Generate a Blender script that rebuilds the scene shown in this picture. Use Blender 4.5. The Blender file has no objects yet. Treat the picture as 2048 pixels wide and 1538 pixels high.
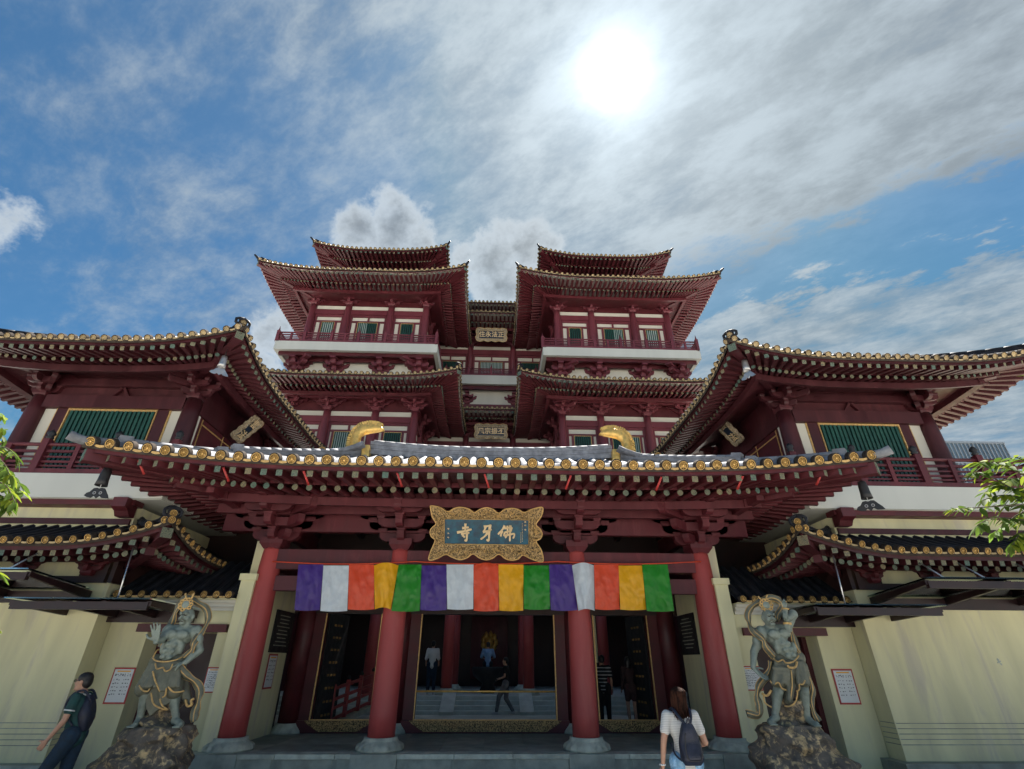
import bpy, math, random
from mathutils import Vector, Matrix, noise
R = math.radians
random.seed(7)
SC = bpy.context.scene
COL = SC.collection

# ------------------------------------------------------------------ camera
CAM_LOC = Vector((0.2, 0.0, 1.9))
F_PX, PITCH, YAW, ROLL = 990.0, R(29.3), R(2.0), R(0.25)
def cam_axes():
    cy, sy, cp, sp, cr, sr = math.cos(YAW), math.sin(YAW), math.cos(PITCH), math.sin(PITCH), math.cos(ROLL), math.sin(ROLL)
    right = Vector((cy, -sy, 0)); fh = Vector((sy, cy, 0)); z = Vector((0, 0, 1))
    up = -sp * fh + cp * z; fwd = cp * fh + sp * z
    return cr * right + sr * up, -sr * right + cr * up, fwd
CR, CU, CF = cam_axes()
cam_d = bpy.data.cameras.new('camera'); cam = bpy.data.objects.new('camera', cam_d); COL.objects.link(cam)
cam_d.sensor_width = 36.0; cam_d.lens = F_PX / 2048 * 36.0; cam_d.clip_start = 0.05; cam_d.clip_end = 6000
m = Matrix((CR, CU, -CF)).transposed().to_4x4(); m.translation = CAM_LOC
cam.matrix_world = m
SC.camera = cam
def at(px, py, Y):                      # a point of the photograph at depth Y (survey helper)
    d = CR * ((px - 1024) / F_PX) + CU * ((769 - py) / F_PX) + CF
    return CAM_LOC + d * ((Y - CAM_LOC.y) / d.y)

# ------------------------------------------------------------------ sky and sun
SUN_EL, SUN_AZ = R(59.8), R(21.7)       # azimuth to the right of +Y
SUN = Vector((math.cos(SUN_EL) * math.sin(SUN_AZ), math.cos(SUN_EL) * math.cos(SUN_AZ), math.sin(SUN_EL)))
SKY_STRENGTH, SUN_STRENGTH, EXPOSURE = 0.05, 5.0, 1.75
sun_d = bpy.data.lights.new('sun', 'SUN'); sun_d.energy = SUN_STRENGTH; sun_d.angle = R(0.6); sun_d.color = (1.0, 0.95, 0.87)
sun_o = bpy.data.objects.new('sun', sun_d); COL.objects.link(sun_o); sun_o.location = (10, 20, 40)
sun_o.rotation_euler = (-SUN).to_track_quat('-Z', 'Y').to_euler()
SC.view_settings.view_transform = 'Standard'; SC.view_settings.look = 'None'
SC.view_settings.exposure = EXPOSURE; SC.view_settings.gamma = 1.0; SC.view_settings.use_curve_mapping = False
SC.render.engine = 'CYCLES'
SC.cycles.use_denoising = True
SC.cycles.use_adaptive_sampling = True; SC.cycles.adaptive_threshold = 0.02
SC.cycles.max_bounces = 5; SC.cycles.diffuse_bounces = 3; SC.cycles.glossy_bounces = 2; SC.cycles.transmission_bounces = 4; SC.cycles.transparent_max_bounces = 8
SC.cycles.caustics_reflective = False; SC.cycles.caustics_refractive = False

class NT:                               # small helper to write node trees as expressions
    def __init__(s, tree): s.t = tree; s.n = tree.nodes; s.l = tree.links
    def node(s, kind, **kw):
        n = s.n.new(kind)
        for k, v in kw.items(): setattr(n, k, v)
        return n
    def put(s, sock, v):
        if hasattr(v, 'is_output'): s.l.new(v, sock)
        elif v is not None: sock.default_value = v
    def m(s, op, a, b=None, c=None, clamp=False):
        n = s.node('ShaderNodeMath', operation=op, use_clamp=clamp)
        for i, v in enumerate((a, b, c)):
            if v is not None: s.put(n.inputs[i], v)
        return n.outputs[0]
    def vm(s, op, a, b=None, out=0):
        n = s.node('ShaderNodeVectorMath', operation=op)
        s.put(n.inputs[0], a)
        if b is not None: s.put(n.inputs[1], b)
        return n.outputs[out]
    def scale(s, v, f):
        n = s.node('ShaderNodeVectorMath', operation='SCALE'); s.put(n.inputs[0], v); s.put(n.inputs['Scale'], f); return n.outputs[0]
    def noise(s, vec, scale, detail=4, rough=0.55, dist=0.0, out='Fac'):
        n = s.node('ShaderNodeTexNoise'); s.put(n.inputs['Vector'], vec)
        n.inputs['Scale'].default_value = scale; n.inputs['Detail'].default_value = detail
        n.inputs['Roughness'].default_value = rough; n.inputs['Distortion'].default_value = dist
        return n.outputs[out]
    def ramp(s, fac, lo, hi, a=0.0, b=1.0, smooth=True):
        n = s.node('ShaderNodeMapRange', interpolation_type='SMOOTHSTEP' if smooth else 'LINEAR')
        s.put(n.inputs[0], fac)
        for i, v in enumerate((lo, hi, a, b)): n.inputs[i + 1].default_value = v
        return n.outputs[0]
    def mix(s, fac, a, b, mode='MIX'):
        n = s.node('ShaderNodeMix', data_type='RGBA', blend_type=mode)
        s.put(n.inputs[0], fac)
        for sock, v in ((n.inputs[6], a), (n.inputs[7], b)):
            if isinstance(v, (tuple, list)) and len(v) == 3: v = (*v, 1)
            s.put(sock, v)
        return n.outputs[2]
    def xyz(s, v):
        n = s.node('ShaderNodeSeparateXYZ'); s.put(n.inputs[0], v); return n.outputs
    def comb(s, x, y, z):
        n = s.node('ShaderNodeCombineXYZ')
        for i, v in enumerate((x, y, z)): s.put(n.inputs[i], v)
        return n.outputs[0]

world = bpy.data.worlds.new('World'); SC.world = world; world.use_nodes = True
def dir_of(px, py):
    return (CR * ((px - 1024) / F_PX) + CU * ((769 - py) / F_PX) + CF).normalized()
def build_sky():
    nt = NT(world.node_tree); nt.n.clear()
    tc = nt.node('ShaderNodeTexCoord'); D = nt.vm('NORMALIZE', tc.outputs['Generated'])
    sky = nt.node('ShaderNodeTexSky', sky_type='NISHITA'); sky.sun_disc = False
    sky.sun_elevation = SUN_EL; sky.sun_rotation = SUN_AZ; sky.altitude = 20; sky.air_density = 1.0; sky.dust_density = 0.5; sky.ozone_density = 2.0
    x, y, z = nt.xyz(D)
    zz = nt.m('MAXIMUM', nt.m('ADD', z, 0.10), 0.05)
    px, py = nt.m('DIVIDE', x, zz), nt.m('DIVIDE', y, zz)
    # high thin cloud, drawn out along the wind
    wx, wy = -0.83, 0.56
    u = nt.m('ADD', nt.m('MULTIPLY', px, wx), nt.m('MULTIPLY', py, wy)); v = nt.m('ADD', nt.m('MULTIPLY', px, wy), nt.m('MULTIPLY', py, -wx))
    n1 = nt.noise(nt.comb(nt.m('MULTIPLY', u, 0.55), nt.m('MULTIPLY', v, 1.1), 3.7), 2.0, 4, 0.58)
    n2 = nt.noise(nt.comb(nt.m('MULTIPLY', u, 0.9), nt.m('MULTIPLY', v, 1.5), nt.m('MULTIPLY', n1, 0.6)), 6.5, 5, 0.66)
    cosun = nt.vm('DOT_PRODUCT', D, tuple(SUN), 1); near = nt.m('MAXIMUM', cosun, 0.0)
    # a broad sheet of cloud overhead, a torn gap along the wind and a second broken band beyond it
    w1 = nt.m('ADD', v, nt.m('ADD', nt.m('MULTIPLY', nt.m('SUBTRACT', n1, 0.5), 0.35), nt.m('MULTIPLY', nt.m('SUBTRACT', n2, 0.5), 0.55)))
    sheet = nt.m('MULTIPLY', nt.m('MULTIPLY', nt.ramp(w1, -0.1, 0.40), nt.ramp(w1, 1.14, 0.93)), nt.ramp(u, 0.85, -0.15))
    band = nt.m('MULTIPLY', nt.ramp(w1, 1.19, 1.30), nt.ramp(u, 0.75, 0.0))
    c = nt.m('ADD', nt.m('MULTIPLY', n1, 0.95), nt.m('MULTIPLY', n2, 1.0))
    c = nt.m('ADD', nt.m('SUBTRACT', c, 0.945), nt.m('ADD', nt.m('MULTIPLY', sheet, 0.66), nt.m('MULTIPLY', band, 0.36)))
    gap = nt.m('MULTIPLY', nt.m('MULTIPLY', nt.ramp(w1, 0.95, 1.10), nt.ramp(w1, 1.28, 1.15)), nt.ramp(u, 0.75, 0.1))
    c = nt.m('SUBTRACT', c, nt.m('MULTIPLY', gap, 0.30))
    thin = nt.ramp(c, -0.16, 0.60, 0.07, 0.92)
    veil = nt.m('MULTIPLY', nt.m('POWER', near, 9.0), 0.52)
    thin = nt.m('ADD', thin, nt.m('MULTIPLY', veil, nt.m('SUBTRACT', 1.0, thin)))
    # forward scattering towards the sun
    glow = nt.m('ADD', nt.m('ADD', nt.m('MULTIPLY', nt.m('POWER', near, 14.0), 0.11), nt.m('MULTIPLY', nt.m('POWER', near, 130.0), 0.15)), nt.m('ADD', nt.m('MULTIPLY', nt.m('POWER', near, 620.0), 0.24), nt.m('MULTIPLY', nt.m('POWER', near, 2600.0), 2.2)))
    shade = nt.ramp(n2, 0.30, 0.70, 0.150, 0.24)
    cl = nt.scale((0.80, 0.92, 1.0), nt.m('ADD', shade, glow))
    blue = nt.vm('MULTIPLY', sky.outputs[0], (SKY_STRENGTH * 0.36, SKY_STRENGTH * 0.77, SKY_STRENGTH * 0.94))
    blue = nt.vm('MINIMUM', blue, (0.062, 0.135, 0.225))
    colr = nt.mix(thin, blue, cl)
    # heaps of cumulus: soft noise-torn lumps, pale rims and grey bellies
    pn = nt.noise(D, 14.0, 5, 0.62)
    hsum = None
    for hx, hy, rx, amt in ((725, 462, .10, .85), (790, 455, .11, .95), (840, 475, .08, .8), (925, 515, .09, .8), (985, 520, .11, 1.05), (1060, 495, .10, 1.0), (1110, 490, .06, .75), (1000, 575, .14, 1.0), (5, 440, .08, .6), (70, 475, .07, .45), (560, 680, .10, .85), (525, 725, .09, .75)):
        h = nt.ramp(nt.vm('DISTANCE', D, tuple(dir_of(hx, hy)), 1), rx, 0.0, 0.0, amt); hsum = h if hsum is None else nt.m('MAXIMUM', hsum, h)
    hd = nt.m('ADD', hsum, nt.m('MULTIPLY', nt.m('SUBTRACT', pn, 0.5), 1.7))
    cum = nt.m('MULTIPLY', nt.ramp(hd, 0.30, 0.64), nt.ramp(hsum, 0.02, 0.25))
    core = nt.ramp(nt.m('ADD', hd, nt.m('MULTIPLY', nt.m('SUBTRACT', n2, 0.5), 1.0)), 0.50, 1.35, 0.32, 0.13)
    colr = nt.mix(nt.m('MULTIPLY', cum, 0.8), colr, nt.scale((0.84, 0.93, 1.0), core))
    bg = nt.node('ShaderNodeBackground'); nt.put(bg.inputs['Color'], colr); bg.inputs['Strength'].default_value = 0.72
    out = nt.node('ShaderNodeOutputWorld'); nt.l.new(bg.outputs[0], out.inputs[0])
build_sky()
world.cycles.sampling_method = 'MANUAL'; world.cycles.sample_map_resolution = 1024

# ------------------------------------------------------------------ materials
MATS = {}
def mat(name, col, rough=0.6, metal=0.0, var=0.12, scale=6.0, bump=0.0, bscale=60.0, spec=0.5, col2=None, c2=(0.45, 0.6), coat=0.0, streak=False, trans=0.0, tint=0.0):
    M = bpy.data.materials.new(name); M.use_nodes = True; nt = NT(M.node_tree); b = nt.n['Principled BSDF']
    tc = nt.node('ShaderNodeTexCoord'); V = tc.outputs['Object']
    if streak:
        mp = nt.node('ShaderNodeMapping'); mp.inputs['Scale'].default_value = (1, 1, 0.18); nt.l.new(V, mp.inputs[0]); Vs = mp.outputs[0]
    else: Vs = V
    n = nt.noise(Vs, scale, 3, 0.6)
    f = nt.ramp(n, 0.3, 0.7, 1 - var, 1 + var)
    if tint: f = nt.m('MULTIPLY', f, nt.ramp(nt.node('ShaderNodeObjectInfo').outputs['Random'], 0.0, 1.0, 1 - tint, 1 + tint * .7, False))
    base = (*col, 1)
    if col2 is not None:
        base = nt.mix(nt.ramp(nt.noise(Vs, scale * 1.7, 5, 0.65, 0.4), c2[0], c2[1]), col, col2)
    c = nt.mix(1.0, base, nt.comb(f, f, f), 'MULTIPLY')
    nt.put(b.inputs['Base Color'], c)
    nt.put(b.inputs['Roughness'], nt.ramp(n, 0.3, 0.7, max(0.03, rough - 0.08), min(1, rough + 0.1)))
    b.inputs['Metallic'].default_value = metal; b.inputs['Specular IOR Level'].default_value = spec
    b.inputs['Coat Weight'].default_value = coat; b.inputs['Coat Roughness'].default_value = 0.15
    if bump:
        bn = nt.node('ShaderNodeBump'); bn.inputs['Strength'].default_value = bump; bn.inputs['Distance'].default_value = 0.02
        nt.put(bn.inputs['Height'], nt.noise(V, bscale, 3, 0.6)); nt.l.new(bn.outputs[0], b.inputs['Normal'])
    if trans:
        b.inputs['Subsurface Weight'].default_value = 0
        tr = nt.node('ShaderNodeBsdfTranslucent'); nt.put(tr.inputs[0], c)
        ms = nt.node('ShaderNodeMixShader'); ms.inputs[0].default_value = trans
        o = nt.n['Material Output']; nt.l.new(b.outputs[0], ms.inputs[1]); nt.l.new(tr.outputs[0], ms.inputs[2]); nt.l.new(ms.outputs[0], o.inputs[0])
    MATS[name] = M
    return M
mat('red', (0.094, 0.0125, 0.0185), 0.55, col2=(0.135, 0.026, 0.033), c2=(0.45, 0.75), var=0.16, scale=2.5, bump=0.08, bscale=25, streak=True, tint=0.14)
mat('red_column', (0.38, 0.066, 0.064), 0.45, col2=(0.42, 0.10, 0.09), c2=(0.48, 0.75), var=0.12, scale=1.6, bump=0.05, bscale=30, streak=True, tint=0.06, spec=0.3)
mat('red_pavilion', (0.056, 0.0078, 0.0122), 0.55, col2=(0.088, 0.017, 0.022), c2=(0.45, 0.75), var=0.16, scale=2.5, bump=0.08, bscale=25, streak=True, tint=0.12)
mat('stone_lightened', (0.64, 0.66, 0.60), 0.7, var=0.12, scale=3, tint=0.08)  # stone made paler to stand in for missing light in the hall
mat('red_canopy', (0.022, 0.008, 0.009), 0.4, var=0.25, scale=4)
mat('red_dark', (0.085, 0.012, 0.017), 0.5, var=0.2, scale=2.5)
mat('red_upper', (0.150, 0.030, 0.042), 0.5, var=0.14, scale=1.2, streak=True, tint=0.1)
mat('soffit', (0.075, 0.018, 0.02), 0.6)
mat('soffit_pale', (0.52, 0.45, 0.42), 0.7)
mat('cream', (0.74, 0.695, 0.43), 0.85, var=0.13, scale=1.3, bump=0.06, bscale=8, col2=(0.60, 0.55, 0.41), c2=(0.48, 0.72), streak=True)
mat('cream_upper', (0.68, 0.65, 0.56), 0.85, var=0.06, scale=0.8, streak=True)
mat('white', (0.56, 0.57, 0.525), 0.7, var=0.06, scale=0.8, streak=True)
mat('gold', (0.88, 0.56, 0.16), 0.36, metal=0.5, var=0.18, scale=9, bump=0.1, bscale=40)
mat('gold_paint', (0.70, 0.43, 0.13), 0.5, metal=0.1, var=0.25, scale=12, tint=0.22)
mat('gold_dull', (0.30, 0.17, 0.045), 0.6, metal=0.1, var=0.2, scale=12)
mat('tile_end_far', (0.42, 0.32, 0.18), 0.8, metal=0.0, spec=0.1, var=0.25, scale=6, tint=0.3)
mat('gold_trim', (0.66, 0.42, 0.16), 0.45, metal=0.3, var=0.2, scale=20, tint=0.18)
mat('tile_rim', (0.06, 0.048, 0.040), 0.85, spec=0.08, var=0.2, scale=8, tint=0.3)
mat('tile', (0.25, 0.255, 0.275), 0.65, var=0.25, scale=5, bump=0.12, bscale=14, spec=0.12, tint=0.22)
mat('tile_dark', (0.024, 0.026, 0.033), 0.55, spec=0.12, var=0.3, scale=5, bump=0.12, bscale=14, tint=0.25)
mat('stone', (0.52, 0.54, 0.445), 0.75, var=0.2, scale=5, bump=0.25, bscale=60, tint=0.12)
mat('stone_dark', (0.35, 0.365, 0.305), 0.6, var=0.25, scale=3, bump=0.2, bscale=70, tint=0.18)
mat('paving', (0.42, 0.405, 0.375), 0.85, var=0.2, scale=1.5, bump=0.2, bscale=40)
mat('green', (0.012, 0.075, 0.058), 0.5, var=0.15, scale=5, tint=0.15)
mat('blind', (0.55, 0.62, 0.60), 0.8, var=0.05)
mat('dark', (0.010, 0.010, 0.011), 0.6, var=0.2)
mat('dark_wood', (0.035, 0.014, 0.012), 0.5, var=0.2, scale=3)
mat('teal', (0.010, 0.085, 0.135), 0.4, var=0.35, scale=5, col2=(0.012, 0.055, 0.10))
mat('navy', (0.012, 0.022, 0.045), 0.4, var=0.2)
mat('letter_gold', (0.80, 0.60, 0.34), 0.5, metal=0.1, var=0.05)
mat('bronze_dark', (0.16, 0.16, 0.115), 0.5, metal=0.1, var=0.2, scale=7, bump=0.1, bscale=40)
mat('bronze', (0.26, 0.30, 0.255), 0.5, metal=0.1, var=0.14, scale=9, bump=0.15, bscale=40, col2=(0.24, 0.28, 0.235))
mat('rock', (0.125, 0.105, 0.085), 0.65, var=0.35, scale=5.5, bump=0.7, bscale=30, col2=(0.62, 0.45, 0.23), c2=(0.49, 0.66))
mat('carved_gold', (0.55, 0.36, 0.15), 0.5, metal=0.15, var=0.3, scale=22, bump=0.9, bscale=38, col2=(0.07, 0.045, 0.02), c2=(0.44, 0.58))
mat('carved_pale', (0.46, 0.38, 0.26), 0.55, var=0.3, scale=18, bump=0.6, bscale=30, col2=(0.16, 0.12, 0.08), c2=(0.5, 0.64))
mat('black_iron', (0.02, 0.02, 0.022), 0.5, var=0.2)
mat('silver', (0.5, 0.5, 0.5), 0.35, metal=0.8, var=0.1)
mat('steel', (0.55, 0.56, 0.57), 0.3, metal=0.9, var=0.05)
mat('paper', (0.72, 0.74, 0.74), 0.5, var=0.03)
mat('ink', (0.10, 0.11, 0.13), 0.7, var=0.2)
mat('red_print', (0.42, 0.04, 0.035), 0.5, var=0.1)
mat('skin', (0.45, 0.25, 0.17), 0.55, var=0.08, scale=10)
mat('hair_black', (0.012, 0.010, 0.010), 0.5, var=0.3, scale=30)
mat('hair_brown', (0.030, 0.0115, 0.007), 0.75, spec=0.12, var=0.75, scale=55, streak=True, bump=0.5, bscale=70)
mat('shirt_green', (0.012, 0.055, 0.055), 0.85, var=0.2, scale=12)
mat('shirt_white', (0.60, 0.61, 0.60), 0.85, var=0.05)
mat('shirt_black', (0.012, 0.012, 0.014), 0.85)
mat('shirt_blue', (0.22, 0.36, 0.55), 0.85, var=0.1)
mat('shirt_brown', (0.045, 0.022, 0.022), 0.85)
mat('jeans_dark', (0.012, 0.03, 0.055), 0.9, var=0.3, scale=20)
mat('jeans_light', (0.17, 0.35, 0.55), 0.9, var=0.3, scale=9, col2=(0.30, 0.48, 0.66))
mat('pants_grey', (0.16, 0.16, 0.17), 0.9, var=0.2)
mat('bag_navy', (0.012, 0.016, 0.035), 0.55, var=0.3, scale=14, bump=0.3, bscale=30)
mat('shoe_white', (0.5, 0.5, 0.5), 0.6)
for nm, c in (('cloth_violet', (0.075, 0.035, 0.26)), ('cloth_white', (0.72, 0.80, 0.86)), ('cloth_red', (0.85, 0.095, 0.035)), ('cloth_yellow', (0.95, 0.47, 0.008)), ('cloth_green', (0.02, 0.27, 0.016))):
    mat(nm, c, 0.45, var=0.06, scale=5, bump=0.12, bscale=55, trans=0.2)
mat('leaf', (0.10, 0.17, 0.025), 0.65, spec=0.15, var=0.45, scale=3, trans=0.45)
mat('leaf_yellow', (0.24, 0.30, 0.03), 0.65, spec=0.15, var=0.35, scale=3, trans=0.5)
mat('bark', (0.09, 0.07, 0.05), 0.9, var=0.3, scale=8, bump=0.5, bscale=20)
mat('mullion', (0.30, 0.33, 0.36), 0.4, metal=0.3)
mat('tower_glass', (0.10, 0.14, 0.18), 0.12, var=0.2, scale=0.3, spec=1.0)
def glass_mat():
    M = bpy.data.materials.new('glass'); M.use_nodes = True; nt = NT(M.node_tree); nt.n.clear()
    gl = nt.node('ShaderNodeBsdfGlossy'); gl.inputs['Roughness'].default_value = 0.03; gl.inputs['Color'].default_value = (0.9, 1, 0.97, 1)
    tr = nt.node('ShaderNodeBsdfTransparent'); tr.inputs[0].default_value = (0.50, 0.60, 0.57, 1)
    fr = nt.node('ShaderNodeFresnel'); fr.inputs[0].default_value = 1.5
    ms = nt.node('ShaderNodeMixShader'); o = nt.node('ShaderNodeOutputMaterial')
    nt.put(ms.inputs[0], nt.m('ADD', fr.outputs[0], 0.03)); nt.l.new(tr.outputs[0], ms.inputs[1]); nt.l.new(gl.outputs[0], ms.inputs[2]); nt.l.new(ms.outputs[0], o.inputs[0])
    MATS['glass'] = M
glass_mat()
def rafter_end_mat():                   # painted floral rafter ends, one tint per rafter
    M = bpy.data.materials.new('rafter_end'); M.use_nodes = True; nt = NT(M.node_tree); b = nt.n['Principled BSDF']
    oi = nt.node('ShaderNodeObjectInfo'); tc = nt.node('ShaderNodeTexCoord')
    a = nt.mix(nt.ramp(oi.outputs['Random'], 0.0, 1.0, 0, 1, False), (0.085, 0.155, 0.125), (0.25, 0.19, 0.095))
    vo = nt.node('ShaderNodeTexVoronoi', feature='DISTANCE_TO_EDGE'); vo.inputs['Scale'].default_value = 34.0
    nt.l.new(nt.node('ShaderNodeNewGeometry').outputs['Position'], vo.inputs['Vector'])
    c = nt.mix(nt.ramp(vo.outputs[0], 0.03, 0.10), (0.05, 0.07, 0.06), a)
    nt.put(b.inputs['Base Color'], c); b.inputs['Roughness'].default_value = 0.6
    MATS['rafter_end'] = M
rafter_end_mat()
def striped(name, a, b_, freq):
    M = bpy.data.materials.new(name); M.use_nodes = True; nt = NT(M.node_tree); b = nt.n['Principled BSDF']
    g = nt.node('ShaderNodeNewGeometry'); z = nt.xyz(g.outputs['Position'])[2]
    s = nt.m('SINE', nt.m('MULTIPLY', z, freq))
    nt.put(b.inputs['Base Color'], nt.mix(nt.ramp(s, 0.55, 0.8), a, b_)); b.inputs['Roughness'].default_value = 0.85
    MATS[name] = M
striped('tee_striped', (0.60, 0.60, 0.585), (0.34, 0.35, 0.35), 380.0)
striped('black_striped', (0.015, 0.015, 0.017), (0.5, 0.5, 0.5), 75.0)

# ------------------------------------------------------------------ mesh helpers
WM = {}                                 # world matrix of each object made
class MB:
    def __init__(s): s.v = []; s.f = []; s.mi = []; s.mats = []; s.sm = []
    def midx(s, m):
        if m not in s.mats: s.mats.append(m)
        return s.mats.index(m)
    def add(s, vs, fs, m, smooth=False):
        o = len(s.v); s.v += [tuple(p) for p in vs]; k = s.midx(m)
        for f in fs: s.f.append(tuple(i + o for i in f)); s.mi.append(k); s.sm.append(smooth)
        return s
    def box(s, x0, x1, y0, y1, z0, z1, m):
        if x0 > x1: x0, x1 = x1, x0
        if y0 > y1: y0, y1 = y1, y0
        vs = [(x, y, z) for z in (z0, z1) for y in (y0, y1) for x in (x0, x1)]
        return s.add(vs, [(0, 2, 3, 1), (4, 5, 7, 6), (0, 1, 5, 4), (2, 6, 7, 3), (0, 4, 6, 2), (1, 3, 7, 5)], m)
    def obox(s, mtx, sx, sy, sz, m):    # box of full sizes about the origin of mtx
        vs = [mtx @ Vector((x * sx / 2, y * sy / 2, z * sz / 2)) for z in (-1, 1) for y in (-1, 1) for x in (-1, 1)]
        return s.add(vs, [(0, 2, 3, 1), (4, 5, 7, 6), (0, 1, 5, 4), (2, 6, 7, 3), (0, 4, 6, 2), (1, 3, 7, 5)], m)
    def bar(s, a, b, w, h, m, up=Vector((0, 0, 1))):
        a, b = Vector(a), Vector(b); d = (b - a); L = d.length; d.normalize()
        r = d.cross(up)
        if r.length < 1e-4: r = Vector((1, 0, 0))
        r.normalize(); u = r.cross(d)
        M = Matrix((r, d, u)).transposed().to_4x4(); M.translation = (a + b) / 2
        return s.obox(M, w, L, h, m)
    def lathe(s, prof, m, c=(0, 0, 0), n=20, smooth=True, caps=True):
        vs = []; fs = []
        for r, z in prof:
            for i in range(n):
                a = 2 * math.pi * i / n; vs.append((c[0] + r * math.cos(a), c[1] + r * math.sin(a), c[2] + z))
        for k in range(len(prof) - 1):
            for i in range(n):
                j = (i + 1) % n; fs.append((k * n + i, k * n + j, (k + 1) * n + j, (k + 1) * n + i))
        s.add(vs, fs, m, smooth)
        if caps:
            o = len(s.v) - len(vs)
            for f in (tuple(range(n))[::-1], tuple((len(prof) - 1) * n + i for i in range(n))):
                s.f.append(tuple(i + o for i in f)); s.mi.append(s.midx(m)); s.sm.append(False)
        return s
    def tube(s, pts, rad, m, n=8, smooth=True, closed=False):
        pts = [Vector(p) for p in pts]; k = len(pts)
        rs = rad if isinstance(rad, (list, tuple)) else [rad] * k
        vs = []; fs = []; pu = None
        for i, p in enumerate(pts):
            d = (pts[min(i + 1, k - 1)] - pts[max(i - 1, 0)]).normalized()
            if pu is None: pu = Vector((0, 0, 1)) if abs(d.z) < 0.9 else Vector((1, 0, 0))
            r = d.cross(pu).normalized(); pu = r.cross(d).normalized()
            for j in range(n):
                a = 2 * math.pi * j / n; vs.append(p + (r * math.cos(a) + pu * math.sin(a)) * rs[i])
        for i in range(k - 1):
            for j in range(n):
                q = (j + 1) % n; fs.append((i * n + j, i * n + q, (i + 1) * n + q, (i + 1) * n + j))
        fs.append(tuple(range(n))[::-1]); fs.append(tuple((k - 1) * n + j for j in range(n)))
        return s.add(vs, fs, m, smooth)
    def prism(s, poly, mtx, depth, m, smooth=False):      # polygon in local xz, pushed along local y by +-depth/2
        n = len(poly); vs = [mtx @ Vector((x, -depth / 2, z)) for x, z in poly] + [mtx @ Vector((x, depth / 2, z)) for x, z in poly]
        fs = [tuple(range(n)), tuple(range(2 * n - 1, n - 1, -1))] + [(i, i + n, (i + 1) % n + n, (i + 1) % n) for i in range(n)]
        return s.add(vs, fs, m, smooth)
    def grid(s, fn, nu, nv, m, smooth=True, flip=False):
        vs = [fn(i / nu, j / nv) for j in range(nv + 1) for i in range(nu + 1)]; fs = []
        for j in range(nv):
            for i in range(nu):
                a = j * (nu + 1) + i; f = (a, a + 1, a + nu + 2, a + nu + 1); fs.append(f[::-1] if flip else f)
        return s.add(vs, fs, m, smooth)
    def mesh(s, name):
        me = bpy.data.meshes.new(name); me.from_pydata(s.v, [], s.f)
        for m in s.mats: me.materials.append(MATS[m])
        me.polygons.foreach_set('material_index', s.mi); me.polygons.foreach_set('use_smooth', s.sm)
        me.update(); return me
    def bake(s, src, mtx):              # append another builder, moved
        o = len(s.v); s.v += [tuple(mtx @ Vector(p)) for p in src.v]
        for f, k, q in zip(src.f, src.mi, src.sm): s.f.append(tuple(i + o for i in f)); s.mi.append(s.midx(src.mats[k])); s.sm.append(q)
    def build(s, name, parent=None, **props): return link(name, s.mesh(name), parent, **props)
def link(name, data, parent=None, mtx=None, **props):
    o = bpy.data.objects.new(name, data); COL.objects.link(o)
    w = mtx if mtx is not None else Matrix.Identity(4)
    if parent is not None:
        o.parent = parent; o.matrix_parent_inverse = WM[parent.name].inverted()
    o.matrix_basis = w; WM[o.name] = w.copy()
    for k, v in props.items(): o[k] = v
    return o
def thing(name, label, cat, loc, group=None):
    o = link(name, None, None, Matrix.Translation(Vector(loc)), label=label, category=cat)
    o.empty_display_size = 0.3
    if group: o['group'] = group
    return o
def tag(o, label, cat, group=None):
    o['label'] = label; o['category'] = cat
    if group: o['group'] = group
    return o
def frame_m(loc, x, y, z):
    M = Matrix((Vector(x), Vector(y), Vector(z))).transposed().to_4x4(); M.translation = Vector(loc); return M
def lerp(a, b, t): return a + (b - a) * t
# ------------------------------------------------------------------ shared small pieces
def disc_near(r):
    b = MB(); n = 18
    def ring(r0, y0, r1, y1, m, smooth=False):
        vs = []; 
        for rr, yy in ((r0, y0), (r1, y1)):
            for i in range(n): a = 2 * math.pi * i / n; vs.append((rr * math.cos(a), yy, rr * math.sin(a)))
        b.add(vs, [(i, (i + 1) % n, n + (i + 1) % n, n + i) for i in range(n)], m, smooth)
    ring(r, 0.10, r, -0.015, 'tile_rim', True); ring(r, -0.015, r * .80, -0.022, 'tile_rim'); ring(r * .80, -0.022, r * .70, -0.018, 'gold_paint'); ring(r * .70, -0.018, r * .68, 0.0, 'tile_rim')
    b.add([(r * .68 * math.cos(2 * math.pi * i / n), 0.0, r * .68 * math.sin(2 * math.pi * i / n)) for i in range(n)], [tuple(range(n))], 'gold_dull')
    for k in range(8):                  # petals
        a = 2 * math.pi * k / 8; w = 0.28
        P = lambda rr, da, y: (rr * math.cos(a + da), y, rr * math.sin(a + da))
        b.add([P(r * .24, 0, -.012), P(r * .50, -w, -.004), P(r * .66, 0, -.002), P(r * .50, w, -.004), P(r * .48, 0, -.03)],
              [(0, 1, 4), (1, 2, 4), (2, 3, 4), (3, 0, 4)], 'gold_paint')
    b.add([(r * .18 * math.cos(math.pi * i / 4), -.014, r * .18 * math.sin(math.pi * i / 4)) for i in range(8)], [tuple(range(8))], 'gold_paint')
    return b
def disc_far(r):
    b = MB(); n = 10
    vs = [(r * q * math.cos(2 * math.pi * i / n), y, r * q * math.sin(2 * math.pi * i / n)) for q, y in ((1, .08), (1, -.02), (.8, -.02), (.75, 0.0)) for i in range(n)]
    b.add(vs, [(k * n + i, k * n + (i + 1) % n, (k + 1) * n + (i + 1) % n, (k + 1) * n + i) for k in range(2) for i in range(n)], 'tile_rim')
    b.add(vs, [(2 * n + i, 2 * n + (i + 1) % n, 3 * n + (i + 1) % n, 3 * n + i) for i in range(n)] + [tuple(3 * n + i for i in range(n))], 'tile_end_far')
    return b
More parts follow.
